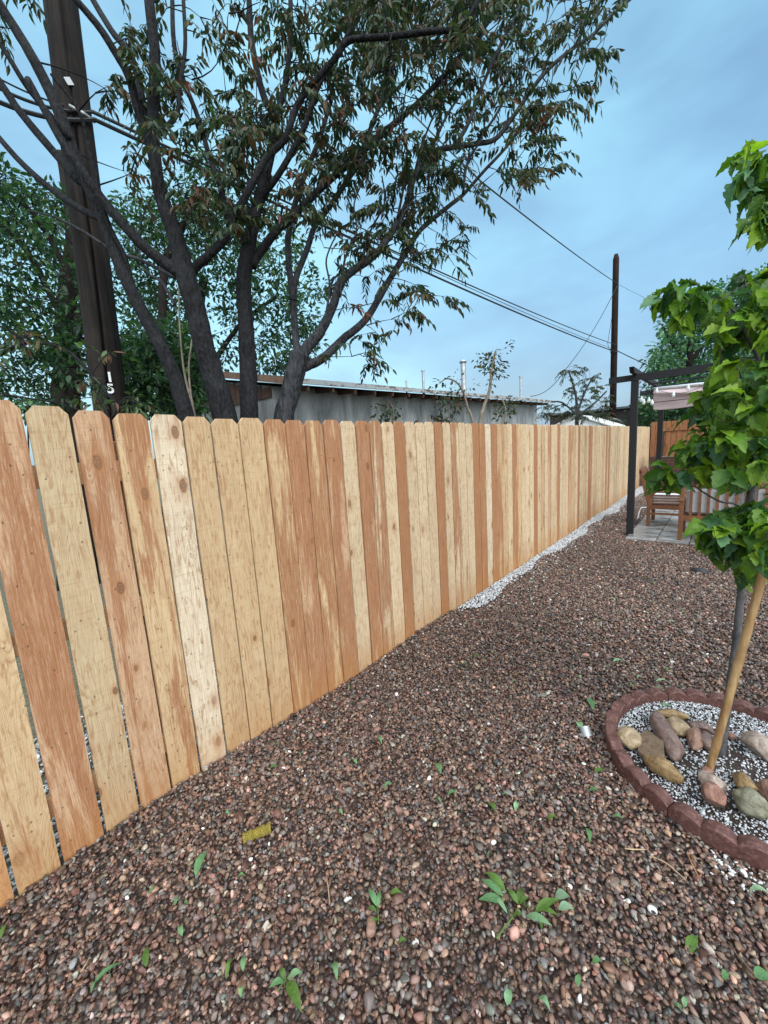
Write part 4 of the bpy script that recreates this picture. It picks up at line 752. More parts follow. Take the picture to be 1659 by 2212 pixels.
for k in range(9):
    yy = ya+.06+k*.0625; mm = MB(); mm.beam((xb_-.02, yy, 0.45), (xb_-.135, yy, 0.96), 0.045, 0.018, (1, 0, .2)); mm.build('back_slat', M_TEAK, ch)
m = MB(); m.box((xb_-.14, (ya+yb)/2, 0.985), (0.03, yb-ya+.05, 0.08), Euler((0, -.2, 0)).to_matrix(), .004); m.build('top_rail', M_TEAK, ch)
m = MB(); m.box(((xb_+xf)/2+.01, (ya+yb)/2, 0.49), (xf-xb_-.06, yb-ya-.03, 0.17), bev=0.03); tag(m.build('seat_cushion', M_WHITE, smooth=False), 'white cushion lying on the seat of the teak armchair', 'cushion')
m = MB(); m.tube(smooth_line([(xb_-.03, ya-.03, .36), (xb_-.10, ya-.05, .35), (xb_-.13, ya-.05, .28), (xb_-.15, ya-.05, .16)]), .008, 6); tag(m.build('tie_cord', M_WHITE), 'white tie cord hanging from the back leg of the armchair', 'cord')
bn = thing('garden_bench', (2.5, 7.55, ZP), 'long teak bench with a slatted back turned to the camera, behind the young tree', 'bench')
bx0, bx1, by = 1.53, 3.35, 7.2; zt_ = float(Yp(1596, 1045, by)[2]); zb_ = float(Yp(1560, 1115, by)[2]); zt_ = min(max(zt_, .62), .95); zb_ = .36
for xx in (bx0, bx1):
    leg(MB(), xx, by, ZP, zt_-.02).build('leg', M_TEAK, bn); leg(MB(), xx, by+.62, ZP, .60).build('leg', M_TEAK, bn)
    m = MB(); m.box((xx, by+.31, .625), (0.065, 0.70, 0.03), bev=.004); m.build('armrest', M_TEAK, bn)
    m = MB(); m.box((xx, by+.31, .36), (0.03, 0.57, 0.07)); m.build('seat_rail', M_TEAK, bn)
m = MB(); m.box(((bx0+bx1)/2, by, zt_), (bx1-bx0+.06, .045, .075), bev=.005); m.build('top_rail', M_TEAK, bn)
m = MB(); m.box(((bx0+bx1)/2, by, zb_), (bx1-bx0-.05, .035, .075)); m.build('bottom_rail', M_TEAK, bn)
k = 0
xx = bx0+.11
while xx < bx1-.05:
    m = MB(); m.box((xx, by, (zt_+zb_)/2), (.034, .018, zt_-zb_-.07)); m.build('back_slat', M_TEAK, bn); xx += .098
m = MB()
for k in range(7): m.box(((bx0+bx1)/2, by+.07+k*.082, .395), (bx1-bx0-.04, .06, .02))
m.build('seat', M_TEAK, bn)
for k in range(3):
    w_ = (bx1-bx0-.08)/3; xc = bx0+.04+w_*(k+.5); m = MB(); m.box((xc, by+.34, .47), (w_-.015, .55, .12), bev=.03); c1_ = m.build('seat_pad', M_CUSH); tag(c1_, ('grey seat cushion on the bench end nearest the armchair', 'grey seat cushion in the middle of the bench', 'grey seat cushion on the far right end of the bench')[k], 'cushion', 'bench cushions')
    m = MB(); m.box((xc, by+.085, .60), (w_-.015, .11, .36), bev=.03); tag(m.build('back_cushion', M_CUSH), ('grey back cushion behind the leftmost slats of the bench', 'grey back cushion behind the middle slats of the bench', 'grey back cushion behind the right hand slats of the bench')[k], 'cushion', 'bench cushions')
# low table beyond, with a pale bowl
tb = thing('coffee_table', (2.5, 8.7, ZP), 'low slatted teak table beyond the bench', 'table')
m = MB()
for k in range(9): m.box((2.14+k*.09, 8.7, .42), (.075, .6, .022))
m.build('tabletop', M_TEAK, tb)
for a_ in (2.14, 2.86):
    for b_ in (8.45, 8.95): leg(MB(), a_, b_, ZP, .41).build('leg', M_TEAK, tb)
# raised planter box
px0, px1, pyy = 0.32, 3.6, 14.3; zpl = float(Yp(1440, 986, pyy)[2])
pb_ = thing('planter_box', (2, 14.8, 0), 'long dark brown raised planter box of horizontal boards before the old fence', 'planter')
for k in range(5):
    h_ = zpl/5; m = MB(); m.box(((px0+px1)/2, pyy, h_*(k+.5)), (px1-px0, .04, h_-.012), bev=.004); m.build('board', M_PLANK_D, pb_)
for a_ in (px0, px1):
    m = MB(); m.box((a_, pyy+.5, zpl/2), (.04, .96, zpl)); m.build('end_panel', M_PLANK_D, pb_)
    m = MB(); m.box((a_, pyy-.045, zpl/2), (.09, .05, zpl+.01)); m.build('corner_post', M_PLANK_D, pb_)
m = MB(); m.box(((px0+px1)/2, pyy+.5, zpl-.06), (px1-px0-.05, .94, .05)); m.build('soil', mat_dirt(), pb_)
def tuft(name, label, c, R_, H, n, L, pal, cat='plant', group=None):
    t_ = thing(name, c, label, cat, group); m = MB(); c = np.array(c, float)
    st = MB(); Pp = []; Dd = []; Cc = []
    for k in range(n):
        a_ = rnd.uniform(0, 6.28); r_ = R_*rnd.random()**.6; p = c+np.array([r_*math.cos(a_), r_*math.sin(a_), H*rnd.random()*(1-.4*r_/R_)]); Pp.append(p); Dd.append([math.cos(a_), math.sin(a_), rnd.uniform(-.2, .9)]); Cc.append(pal[rng.integers(len(pal))]*math.exp(rng.normal(0, .2)))
    for k in range(max(4, n//12)):
        a_ = rnd.uniform(0, 6.28); st.tube([c, c+np.array([R_*.4*math.cos(a_), R_*.4*math.sin(a_), H*.5]), c+np.array([R_*.7*math.cos(a_), R_*.7*math.sin(a_), H*.8])], [.004, .003, .002], 5)
    place_leaves(m, np.array(Pp), np.array(Dd), np.tile([0, 0, 1.], (n, 1))+rng.normal(0, .4, (n, 3)), np.array([L*rnd.uniform(.6, 1.3) for _ in range(n)]), np.full(n, .5), np.array(Cc)); m.build('foliage', M_LEAF_G, t_); st.build('stem', M_BARK, t_); return t_
tuft('potted_herb', 'low leafy plant beside the dark planter, right of the rear pergola post', (0.85, 12.6, 0), .45, .32, 160, .10, GREEN*1.7)
tuft('flowering_shrub', 'small green shrub in the bed between patio and planter', (1.75, 12.9, 0), .5, .38, 150, .09, GREEN*1.5)
for k, (x, y, r_) in enumerate(((1.15, 11.6, .09), (1.5, 11.4, .07), (1.35, 11.9, .06))):
    pass

# ------------------------------------------------------------------ rocks
def mat_rock(name, a, b, spec_=(0.5, 0.5, 0.5), sp=0.0, rough=0.5):
    t = NT(name, rough, 0.5); n = t.noise(t.coord(rand=20), 22, 7, 0.7, 0.8); n2 = t.noise(t.coord(rand=9), 60, 4); a = tuple(np.array(a)*.55); b = tuple(np.array(b)*.86)
    c = t.mix(t.rng(n, 0.35, 0.65), a, b); c = t.mix(t.math('MULTIPLY', t.rng(n2, 0.52, 0.62), sp), c, spec_); t.base(c); t.bump(t.math('ADD', n2, n), 0.7, 0.006); return t.m
def rock(label, p_a, p_b, wdp, h, mat, ang=3, seed=0, flat=False, lift=0.0, hexo=False):
    a_, b_ = G(*p_a, 0.045), G(*p_b, 0.045); c = (a_+b_)/2; L = np.linalg.norm((b_-a_)[:2])/2*1.12+0.004; az = math.atan2(b_[1]-a_[1], b_[0]-a_[0]); wd = wdp/F_*depth(c)/2*1.22; h = h*1.1
    bm = bmesh.new(); bmesh.ops.create_icosphere(bm, subdivisions=4, radius=1.0); r = random.Random(seed)
    pl = [(Vector((r.gauss(0, 1), r.gauss(0, 1), r.gauss(0, .8))).normalized(), r.uniform(0.62, 0.92)) for _ in range(ang*3)]
    from mathutils import noise as mn
    for v in bm.verts:
        q = v.co.copy()
        if not flat:
            s_ = mn.noise(q*1.3+Vector((seed, 0, 0)))*0.22+mn.noise(q*3.5+Vector((0, seed, 0)))*0.07; v.co = q*(1+s_)
        for nn, d in pl:
            e_ = v.co.dot(nn)-d
            if e_ > 0: v.co -= nn*e_*(0.93 if ang > 2 else .5)
        if flat: v.co.z = max(-.9, min(.9, v.co.z*2.2))
    V = np.array([v.co[:] for v in bm.verts])*np.array([L, wd, h/2]); Fs = [tuple(v.index for v in f.verts) for f in bm.faces]; bm.free()
    R_ = np.array([[math.cos(az), -math.sin(az), 0], [math.sin(az), math.cos(az), 0], [0, 0, 1]]); V = V@R_.T+np.array([c[0], c[1], 0.03+h*0.42+lift])
    m_ = MB(); m_.add(V, Fs); return tag(m_.build('river_stone', mat, smooth=ang < 6), label, 'stone', 'stones round the young tree')
def zp(x, y): return ((2200+x/2.013)/1.8228, (2600+y/2.013)/1.8228)
def zr(x0, y0, x1, y1): return zp(x0, y0), zp(x1, y1)
k_ = 1/3.67
R_tan = mat_rock('tan_stone', (0.30, 0.20, 0.11), (0.42, 0.32, 0.20)); R_mauve = mat_rock('mauve_stone', (0.15, 0.09, 0.075), (0.25, 0.165, 0.14)); R_gold = mat_rock('golden_stone', (0.22, 0.12, 0.045), (0.36, 0.24, 0.11))
R_rose = mat_rock('rose_stone', (0.24, 0.12, 0.085), (0.36, 0.21, 0.15)); R_grn = mat_rock('grey_green_stone', (0.15, 0.14, 0.085), (0.27, 0.255, 0.18), (0.1, 0.09, 0.06), .4); R_flag = mat_rock('brown_flagstone', (0.15, 0.095, 0.055), (0.19, 0.125, 0.075), rough=.65); R_red = mat_rock('brick_red_stone', (0.20, 0.09, 0.06), (0.30, 0.15, 0.11)); R_pale = mat_rock('pale_pink_stone', (0.30, 0.22, 0.18), (0.45, 0.36, 0.30))
rock('knobbly tan stone against the left side of the edging ring', *zr(490, 590, 620, 700), 165*k_, .085, R_tan, 2, 1)
def hexstone():
    P = [G(*zp(x, y), 0.075) for x, y in ((628, 588), (700, 560), (830, 660), (845, 815), (745, 790), (630, 700))]; m_ = MB(); P = np.array(P); P[:, 2] = [.075, .082, .088, .070, .062, .066]; m_.prism(P, (0, 0, -0.022)); return tag(m_.build('flagstone', R_flag), 'flat brown six sided piece of flagstone leaning between the stones', 'flagstone')
hexstone()
rock('long mauve brown stone beside the flagstone', *zr(760, 470, 945, 790), 135*k_, .08, R_mauve, 2, 3)
rock('long flat brown stone at the back of the edging ring', *zr(770, 415, 1000, 460), 85*k_, .05, R_gold, 3, 4)
rock('round tan stone behind the long mauve one', *zr(870, 500, 1010, 590), 120*k_, .07, R_tan, 1, 5)
rock('flat mauve stone at the back left of the stake', *zr(1035, 510, 1235, 570), 90*k_, .05, R_mauve, 3, 6)
rock('small upright orange brown stone left of the stake', *zr(1070, 570, 1085, 710), 90*k_, .065, R_rose, 1, 7)
rock('small rounded brown stone touching the stake', *zr(1150, 610, 1200, 710), 100*k_, .065, R_mauve, 1, 8)
rock('long smooth golden brown stone in front of the flagstone', *zr(695, 790, 965, 980), 115*k_, .075, R_gold, 1, 9)
rock('pale pink angular rock in front of the stake', *zr(1125, 950, 1335, 1085), 115*k_, .08, R_pale, 4, 10)
rock('golden angular stone right of the young trunk', *zr(1390, 930, 1550, 1080), 110*k_, .075, R_gold, 3, 11)
rock('brick red rock leaning on the front edging block', *zr(1120, 1130, 1300, 1150), 130*k_, .095, R_red, 3, 12, lift=.02)
rock('large smooth grey green stone at the front right', *zr(1405, 1130, 1640, 1240), 160*k_, .10, R_grn, 0, 13)
rock('big angular brown and white rock at the right edge', *zr(1450, 690, 1760, 780), 170*k_, .12, R_pale, 5, 14)
rock('round rose coloured stone at the right edge of the picture', *zr(1590, 1060, 1740, 1110), 140*k_, .09, R_rose, 1, 15)
rock('tiny brown stone just right of the young trunk', *zr(1355, 590, 1395, 625), 50*k_, .035, R_rose, 2, 16)
rock('small reddish stone at the foot of the stake', *zr(1130, 880, 1215, 900), 60*k_, .045, R_red, 3, 17)
# ring of scalloped edging blocks
M_EDGE = mat_rock('red_concrete', (0.115, 0.042, 0.034), (0.125, 0.050, 0.041), (0.22, 0.11, 0.09), .4, 0.7)
def edge_block(a0, a1, label):
    R1, R0 = RING_R, RING_R-.055; n = 81; a_ = np.linspace(a0+.004, a1-.004, n); u_ = np.linspace(0, 1, n); top_ = 0.060+0.027*np.abs(np.sin(u_*math.pi*5))**.75; c = RING_C; wav = 0.004*np.abs(np.sin(u_*math.pi*5)); V = []; Fs = []
    for i in range(n):
        cs, sn = math.cos(a_[i]), math.sin(a_[i])
        for r_, z_ in ((R1+wav[i], -.02), (R1+wav[i], top_[i]-.006), (R1-.006+wav[i], top_[i]), (R0+.006, top_[i]), (R0, top_[i]-.006), (R0, -.02)): V.append((c[0]+r_*cs, c[1]+r_*sn, z_))
    for i in range(n-1):
        for j in range(6): Fs.append((i*6+j, i*6+(j+1) % 6, (i+1)*6+(j+1) % 6, (i+1)*6+j))
    Fs += [tuple(range(5, -1, -1)), tuple((n-1)*6+j for j in range(6))]
    m_ = MB(); m_.add(V, Fs); o = m_.build('edging_block', M_EDGE); return tag(o, label, 'edging block', 'scalloped edging blocks round the young tree')
j1 = G(*zp(875, 1170), .05); ja = math.atan2(j1[1]-RING_C[1], j1[0]-RING_C[0])
labs = ['scalloped red edging block on the near left of the ring', 'scalloped red edging block in front, running off the right edge', 'scalloped red edging block at the right of the ring', 'scalloped red edging block at the back right of the ring', 'scalloped red edging block at the back of the ring behind the stake', 'scalloped red edging block on the far left of the ring']
seg = math.pi/3
for k, lab in ((0, labs[0]), (1, labs[1]), (4, labs[4]), (5, labs[5]), (2, labs[2]), (3, labs[3])):
    # k counts anticlockwise from the near-left joint
    a_ = {0: ja-seg, 1: ja, 2: ja+seg, 3: ja+2*seg, 4: ja+3*seg, 5: ja-2*seg}[k]
    edge_block(a_, a_+seg, lab)
m = MB(); th = np.linspace(0, 2*math.pi, 48, endpoint=False); m.add([(RING_C[0], RING_C[1], .035)]+[(RING_C[0]+.478*math.cos(t_), RING_C[1]+.478*math.sin(t_), .018) for t_ in th], [(0, 1+i, 1+(i+1) % 48) for i in range(48)]); tag(m.build('planting_soil', mat_plain('dark_soil', (0.028, 0.018, 0.014), .85, .4, 60, bump=.6)), kind='structure')
n = 15000; rr = .482*np.sqrt(rng.random(n)); aa = rng.random(n)*2*math.pi; P5 = np.c_[RING_C[0]+rr*np.cos(aa), RING_C[1]+rr*np.sin(aa)]
den = .5+.5*np.sin(P5[:, 0]*17+1.3)*np.sin(P5[:, 1]*19+.4); edge_ = np.clip((rr-.25)/.2, 0, 1); lft = P5[:, 1] > RING_C[1]-.05
k = rng.random(n) < np.clip(.25+.55*den*1.0+.5*edge_*lft, 0, 1); P5 = P5[k]; n = len(P5)
t5 = np.where(rng.random((n, 1)) < .80, np.array([[.52, .54, .57]]), np.array([[.05, .035, .03]]))*np.exp(rng.normal(0, .15, (n, 1)))
scatter('ring_gravel', np.c_[P5, .032+rng.uniform(-.004, .008, n)-.02*np.hypot(P5[:, 0]-RING_C[0], P5[:, 1]-RING_C[1])], .0052*np.exp(rng.normal(0, .3, n)), np.clip(t5, .01, .8), 'small white chips and dark bits over the soil inside the edging ring')
n = 260; aa = rng.uniform(-2.3, -.9, n); rr = RING_R+.02+np.abs(rng.normal(0, .07, n)); P6 = np.c_[RING_C[0]+rr*np.cos(aa), RING_C[1]+rr*np.sin(aa)]; k = P6[:, 0] > 2.02; P6 = P6[k]
scatter('spilled_gravel', np.c_[P6, np.full(len(P6), .008)], .007*np.exp(rng.normal(0, .3, len(P6))), np.full((len(P6), 3), .6), 'white chips spilled outside the front right of the edging ring')

# ------------------------------------------------------------------ young tree and its stake
def limbY(pts_, ws, y0, y1):
    n_ = len(pts_); ys_ = np.linspace(y0, y1, n_); P = [Yp(x, y, q) for (x, y), q in zip(pts_, ys_)]; R_ = [w*depth(p)/F_/2 for w, p in zip(np.interp(np.linspace(0, 1, n_), np.linspace(0, 1, len(ws)), ws), P)]; return P, R_
yt = 2.36
T1 = limbY([(1553, 1655), (1562, 1585), (1575, 1500), (1586, 1420), (1594, 1350), (1602, 1270), (1608, 1212), (1614, 1160), (1620, 1100), (1630, 1010), (1638, 930), (1648, 850), (1656, 760), (1662, 660), (1668, 540), (1672, 430), (1680, 330), (1690, 240)], [18, 17, 15, 15, 14, 15, 20, 15, 14, 12, 11, 9, 7, 5], yt, yt+.18)
S_ = limbY([(1608, 1215), (1590, 1190), (1570, 1165), (1545, 1150)], [8, 5, 4], yt+.03, yt-.1)
S2_ = limbY([(1610, 1205), (1640, 1185), (1670, 1170), (1720, 1140)], [7, 5], yt+.04, yt+.1)
S3_ = limbY([(1618, 1120), (1590, 1090), (1560, 1085), (1530, 1070), (1500, 1050)], [5, 4, 3], yt+.05, yt-.15)
S4_ = limbY([(1636, 945), (1610, 925), (1585, 928), (1560, 945), (1520, 985), (1480, 1010), (1445, 1035)], [5, 4, 3, 2], yt+.08, yt-.12)
S5_ = limbY([(1650, 800), (1620, 740), (1598, 690), (1581, 668), (1562, 656), (1540, 652), (1518, 652), (1490, 660), (1465, 640), (1440, 650)], [8, 6, 5, 4, 3], yt+.1, yt-.05)
S6_ = limbY([(1672, 450), (1650, 420), (1635, 390), (1620, 360), (1600, 340)], [4, 3, 2], yt+.15, yt+.1)
S7_ = limbY([(1668, 540), (1650, 490), (1635, 470), (1625, 478)], [3, 2], yt+.15, yt+.1)
S8_ = limbY([(1640, 900), (1600, 850), (1570, 810), (1560, 780)], [6, 4, 3], yt+.08, yt-.05)
S9_ = limbY([(1632, 990), (1680, 960), (1740, 900)], [5, 3], yt+.06, yt+.1); S10_ = limbY([(1655, 760), (1720, 680), (1790, 560)], [5, 3], yt+.1, yt+.2); S11_ = limbY([(1620, 340), (1640, 318), (1660, 312)], [2, 2], yt+.1, yt+.15)
def smpY(poly, n_, y0, y1):
    xs_, ys_ = zip(*poly); o = []
    while len(o) < n_:
        x, y = rnd.uniform(min(xs_), max(xs_)), rnd.uniform(min(ys_), max(ys_))
        if in_poly(poly, x, y): o.append(Yp(x, y, rnd.uniform(y0, y1)))
    return np.array(o)
tgt = np.concatenate([
    smpY([(1525, 1130), (1580, 1110), (1640, 1105), (1700, 1110), (1700, 1170), (1640, 1200), (1560, 1200), (1520, 1195), (1515, 1150)], 64, 2.0, 2.65),
    smpY([(1500, 940), (1590, 930), (1655, 960), (1655, 1030), (1560, 1020), (1500, 1010)], 22, 2.0, 2.5),
    smpY([(1600, 1180), (1655, 1180), (1650, 1250), (1605, 1260)], 5, 2.3, 2.6),
    smpY([(1500, 960), (1560, 940), (1620, 960), (1610, 1015), (1560, 1030), (1500, 1020), (1490, 1000)], 24, 2.05, 2.6),
    smpY([(1560, 700), (1640, 660), (1720, 640), (1760, 900), (1700, 930), (1550, 920), (1520, 860), (1550, 760)], 88, 2.05, 2.85),
    smpY([(1660, 930), (1760, 900), (1760, 1100), (1680, 1080)], 18, 2.1, 2.8),
    smpY([(1590, 600), (1760, 520), (1760, 700), (1600, 680)], 26, 2.2, 2.9),
    smpY([(1600, 350), (1700, 330), (1760, 440), (1720, 470), (1640, 430)], 9, 2.3, 2.7),
    [Yp(x, y, 2.33+rnd.uniform(-.1, .1)) for x, y in ((1425, 648), (1438, 655), (1447, 632), (1466, 625), (1482, 640), (1478, 660), (1475, 690), (1505, 640), (1500, 670), (1530, 650), (1620, 345), (1598, 345), (1630, 365), (1612, 385), (1620, 400), (1632, 420), (1645, 470), (1630, 480), (1650, 490), (1655, 440), (1415, 1035), (1440, 1020), (1455, 1040), (1480, 1020), (1475, 965), (1500, 975), (1510, 900), (1520, 860), (1550, 690), (1555, 650))]])
FRESH = np.array([(0.070, 0.165, 0.024), (0.125, 0.250, 0.024), (0.215, 0.355, 0.028), (0.045, 0.125, 0.045), (0.115, 0.255, 0.115)])
tree('young_tree', 'young tree with large fresh green lobed leaves growing inside the edging ring', 'tree', [T1, S_, S2_, S3_, S4_, S5_, S6_, S7_, S8_, S9_, S10_, S11_], tgt, mat_bark('smooth_grey_bark', (0.045, 0.044, 0.048), (0.105, 0.10, 0.105), .6, 30, .3), M_LEAF_G, 'lobed', 0.064, FRESH, np.array([.20, .28, .28, .12, .12]), base=G(1555, 1652), per=9, twig=0.0022, part='foliage')
def mat_stake():
    t = NT('bamboo_stake', 0.4, .5); n = t.noise(t.coord(scale=(1, 1, .15)), 30, 5, .6, .5); n2 = t.noise(t.coord(), 6, 4); c = t.mix(t.rng(n, .35, .65), (.20, .105, .040), (.40, .27, .13)); t.base(t.mix(t.math('MULTIPLY', t.rng(n2, .5, .65), .5), c, (.14, .055, .02))); return t.m
A_ = G(1530, 1670, .02); B_ = Yp(1652, 1225, 2.24); A_ = np.array(A_); dirn = (B_-A_); P = [A_+dirn*t_ for t_ in np.linspace(-.02, 1.75, 40)]; rs = [.0160+(.0020 if i % 9 == 4 else 0) for i in range(40)]
m = MB(); m.tube(P, rs, 14); stk = m.build('tree_stake', mat_stake(), smooth=True); tag(stk, 'leaning golden wooden stake propped beside the young tree', 'stake')

# ------------------------------------------------------------------ small things on the gravel
c = G(555, 1800, .02); dr = G(585, 1788, .02)-G(525, 1812, .02); L = np.linalg.norm(dr); dr = dr/L; n = 14; tt = np.linspace(-.5, .5, n)
t = NT('mustard_lichen', .95, .1); nn = t.noise(t.coord(), 220, 4); t.base(t.mix(t.rng(nn, .35, .65), (.10, .078, .016), (.27, .21, .045))).bump(nn, .8, .004); M_MUS = t.m
m = MB(); m.tube([c+dr*L*q for q in tt], [.0205*(1+.14*math.sin(i*2.1)+.08*math.sin(i*5)+(.12 if i > 11 else 0)) for i in range(n)], 16); tag(m.build('wood_stub', M_MUS, smooth=False), 'short mustard yellow furry looking stub lying on the gravel', 'stub')
c = G(1265, 1580, .020)
m = MB(); dv = Vector((-.35, .35, .60)).normalized(); m.tube([c+np.array(dv)*q for q in (-.024, -.0235, .026, .0262, .0262, .005)], [.024, .026, .026, .024, .0235, .022], 20); tag(m.build('metal_cap', mat_plain('dull_aluminium', (.34, .37, .40), .45, .1, 8, .5), smooth=False), 'small silvery cup shaped cap lying left of the edging ring', 'cap')
c = G(1512, 1232, .02); m = MB(); m.add(*(lambda V, F: (V, F))(*(lambda: (np.array([(c[0]+r_*math.cos(a_)*(1+.25*math.sin(3*a_)), c[1]+r_*.5*math.sin(a_), z_) for r_, z_ in ((.09, 0), (.075, .03), (.03, .05)) for a_ in np.linspace(0, 6.283, 14, endpoint=False)]), [(i*14+j, i*14+(j+1) % 14, (i+1)*14+(j+1) % 14, (i+1)*14+j) for i in range(2) for j in range(14)]+[tuple(28+j for j in range(14))]))()))
tag(m.build('cloth_scrap', M_CABLE, smooth=True), 'crumpled black scrap on the gravel behind the young tree', 'scrap')
rock2 = lambda: None
def gstone(px, py, Lm, Wm, Hm, az, mat, label, seed):
    c = G(px, py, .01); bm = bmesh.new(); bmesh.ops.create_icosphere(bm, subdivisions=3, radius=1.0); r = random.Random(seed); pl = [(Vector((r.gauss(0, 1), r.gauss(0, 1), r.gauss(0, 1))).normalized(), r.uniform(.65, .9)) for _ in range(7)]
    for v in bm.verts:
        for nn_, d in pl:
            e_ = v.co.dot(nn_)-d
            if e_ > 0: v.co -= nn_*e_*.9
    V = np.array([v.co[:] for v in bm.verts])*(Lm, Wm, Hm); Fs = [tuple(v.index for v in f.verts) for f in bm.faces]; bm.free(); R_ = np.array([[math.cos(az), -math.sin(az), 0], [math.sin(az), math.cos(az), 0], [0, 0, 1]]); m_ = MB(); m_.add(V@R_.T+c+(0, 0, Hm*.4), Fs); return tag(m_.build('loose_stone', mat, smooth=True), label, 'stone')
gstone(801, 2005, .032, .020, .014, -.9, R_rose, 'largest reddish pebble lying on the gravel below the middle sprig', 3)
gstone(1409, 1968, .015, .013, .012, 0, M_WHITE, 'bright white pebble right of the big green sprig', 4)
gstone(1390, 1985, .014, .009, .009, .6, R_pale, 'cream pebble just below the bright white one', 5)
gstone(1425, 1927, .018, .006, .005, .3, R_gold, 'yellow sliver of stone right of the big green sprig', 6)
FG = np.array([(0.16, 0.33, 0.14), (0.12, 0.22, 0.045), (0.27, 0.46, 0.25), (0.33, 0.50, 0.32)])
def leaf_obj(px, py, ang_deg, Ldp, ci, label, Wf=.42, curl=.25, group='leaves fallen on the gravel', dpz=.014):
    c = G(px, py, dpz); e_ = G(px+math.cos(math.radians(ang_deg))*Ldp/2, py-math.sin(math.radians(ang_deg))*Ldp/2, dpz); dv = (e_-c); L = 2*np.linalg.norm(dv); dv = dv/np.linalg.norm(dv); s_ = np.array([-dv[1], dv[0], 0]); n = 11; V = []
    for i in range(n):
        t_ = i/(n-1); w_ = L*Wf*.5*math.sin(math.pi*t_**.8)**.9*(1-.3*t_)+.0004; ct = c+dv*L*(t_-.5)+np.array([0, 0, .012*math.sin(t_*3.1)*curl*4])+s_*L*.05*math.sin(t_*3)
        V += [ct-s_*w_+(0, 0, w_*curl*1.4), ct, ct+s_*w_+(0, 0, w_*curl*1.0)]
    Fs = [(i*3+j, i*3+j+1, (i+1)*3+j+1, (i+1)*3+j) for i in range(n-1) for j in (0, 1)]
    m_ = MB(); m_.add(V, Fs, FG[ci]*math.exp(rng.normal(0, .12))); return tag(m_.build('fallen_leaf', M_LEAF_G, smooth=True), label, 'leaf', group)
LV = [(438, 1865, 62, 62, 0, 'long curved green leaf on the gravel left of the mustard stub', .36), (232, 2105, 38, 82, 0, 'long rolled green leaf near the bottom left of the gravel', .22), (947, 1660, -65, 26, 0, 'small folded green leaf in mid gravel, up from the big sprig', .5), (1063, 1745, -50, 30, 1, 'olive green leaf lying up and left of the edging ring front', .4), (978, 1716, 10, 22, 0, 'small pale leaf left of the olive green one', .45),
      (1117, 1744, 65, 18, 2, 'tiny pale leaf right of the olive green one', .5), (1284, 1712, -10, 26, 0, 'light green leaf close to the near left edging block', .45), (1296, 1665, 10, 24, 1, 'green leaf touching the edging ring at its left', .45), (1335, 1768, -15, 24, 0, 'small green leaf below the near left edging block', .45), (1271, 1805, -80, 34, 0, 'narrow green leaf standing out below the edging ring', .32),
      (1195, 1772, 5, 22, 1, 'dull green leaf between the big sprig and the ring', .5), (1224, 1965, 0, 34, 3, 'very pale wet leaf end at the right tip of the big sprig', .6), (1100, 2155, 75, 34, 2, 'pale heart shaped leaf at the bottom below the big sprig', .65), (1176, 2170, -50, 40, 2, 'pale curled leaf at the bottom right of the heart shaped one', .5), (1250, 2118, 80, 28, 0, 'upright green leaf at the bottom, right of the pale pair', .5),
      (1480, 2165, 80, 22, 2, 'tiny bright leaf near the bottom right corner', .5), (1642, 1930, -15, 50, 3, 'pale green leaf cut by the right edge of the picture', .35), (724, 2100, -78, 42, 0, 'pointed green leaf near the bottom centre', .42), (497, 2092, 72, 46, 1, 'dark pointed leaf at the bottom, left of the middle sprigs', .3), (318, 2065, 85, 46, 1, 'dark green leaf right of the long rolled one', .35),
      (382, 1945, 70, 22, 0, 'small green leaf under the long curved leaf', .4), (205, 2130, 60, 34, 0, 'narrow leaf tucked under the rolled leaf at bottom left', .3), (330, 1920, 60, 26, 0, 'short leaf between the weeds and the long curved leaf', .3), (12, 2010, 60, 40, 1, 'olive leaf at the left edge of the gravel', .3), (1172, 1995, 80, 26, 1, 'dark green leaflet lying just under the big sprig', .35), (856, 1930, 5, 26, 1, 'green leaf right above the middle sprig', .45), (870, 2035, 15, 20, 1, 'small green leaf right of the reddish pebble', .45),
      (1336, 1430, 0, 26, 2, 'pale torn leaf on the open gravel left of the ring top', .4), (1440, 1530, 0, 28, 2, 'pale leaf on gravel behind the edging ring', .45), (1430, 1472, 0, 26, 3, 'faint pale leaf farther behind the edging ring', .35), (1250, 1570, -70, 24, 2, 'green leaf just above the silvery cap', .5), (1275, 1520, -70, 30, 0, 'upright green leaf above the silvery cap', .35), (840, 1700, 20, 22, 0, 'small leaf left of the folded one in mid gravel', .4), (592, 1660, 10, 22, 0, 'pale green leaf by the fence foot beyond the stub', .5), (602, 1608, 0, 16, 0, 'tiny leaf at the foot of the pale pickets', .5),
      (1640, 1595, 0, 40, 1, 'dark green leaf lying inside the ring right of the young trunk', .35), (1485, 1643, -10, 44, 1, 'green leaf lying on the white chips inside the ring', .35), (1530, 1660, -15, 30, 1, 'dark leaf touching the stake inside the ring', .4), (1498, 2040, 60, 40, 1, 'dark folded leaf pair low at the right', .45), (1650, 2110, 0, 40, 0, 'oval green leaf near the right edge at the bottom', .7), (820, 1600, -60, 18, 0, 'little leaf on the gravel under the orange pickets', .4), (1030, 1420, 0, 18, 1, 'tiny green scrap left of the open gravel centre', .4)]
for a_ in LV: leaf_obj(a_[0], a_[1], a_[2], a_[3], a_[4], a_[5], a_[6], curl=rnd.uniform(.1, .4))
sc0 = None
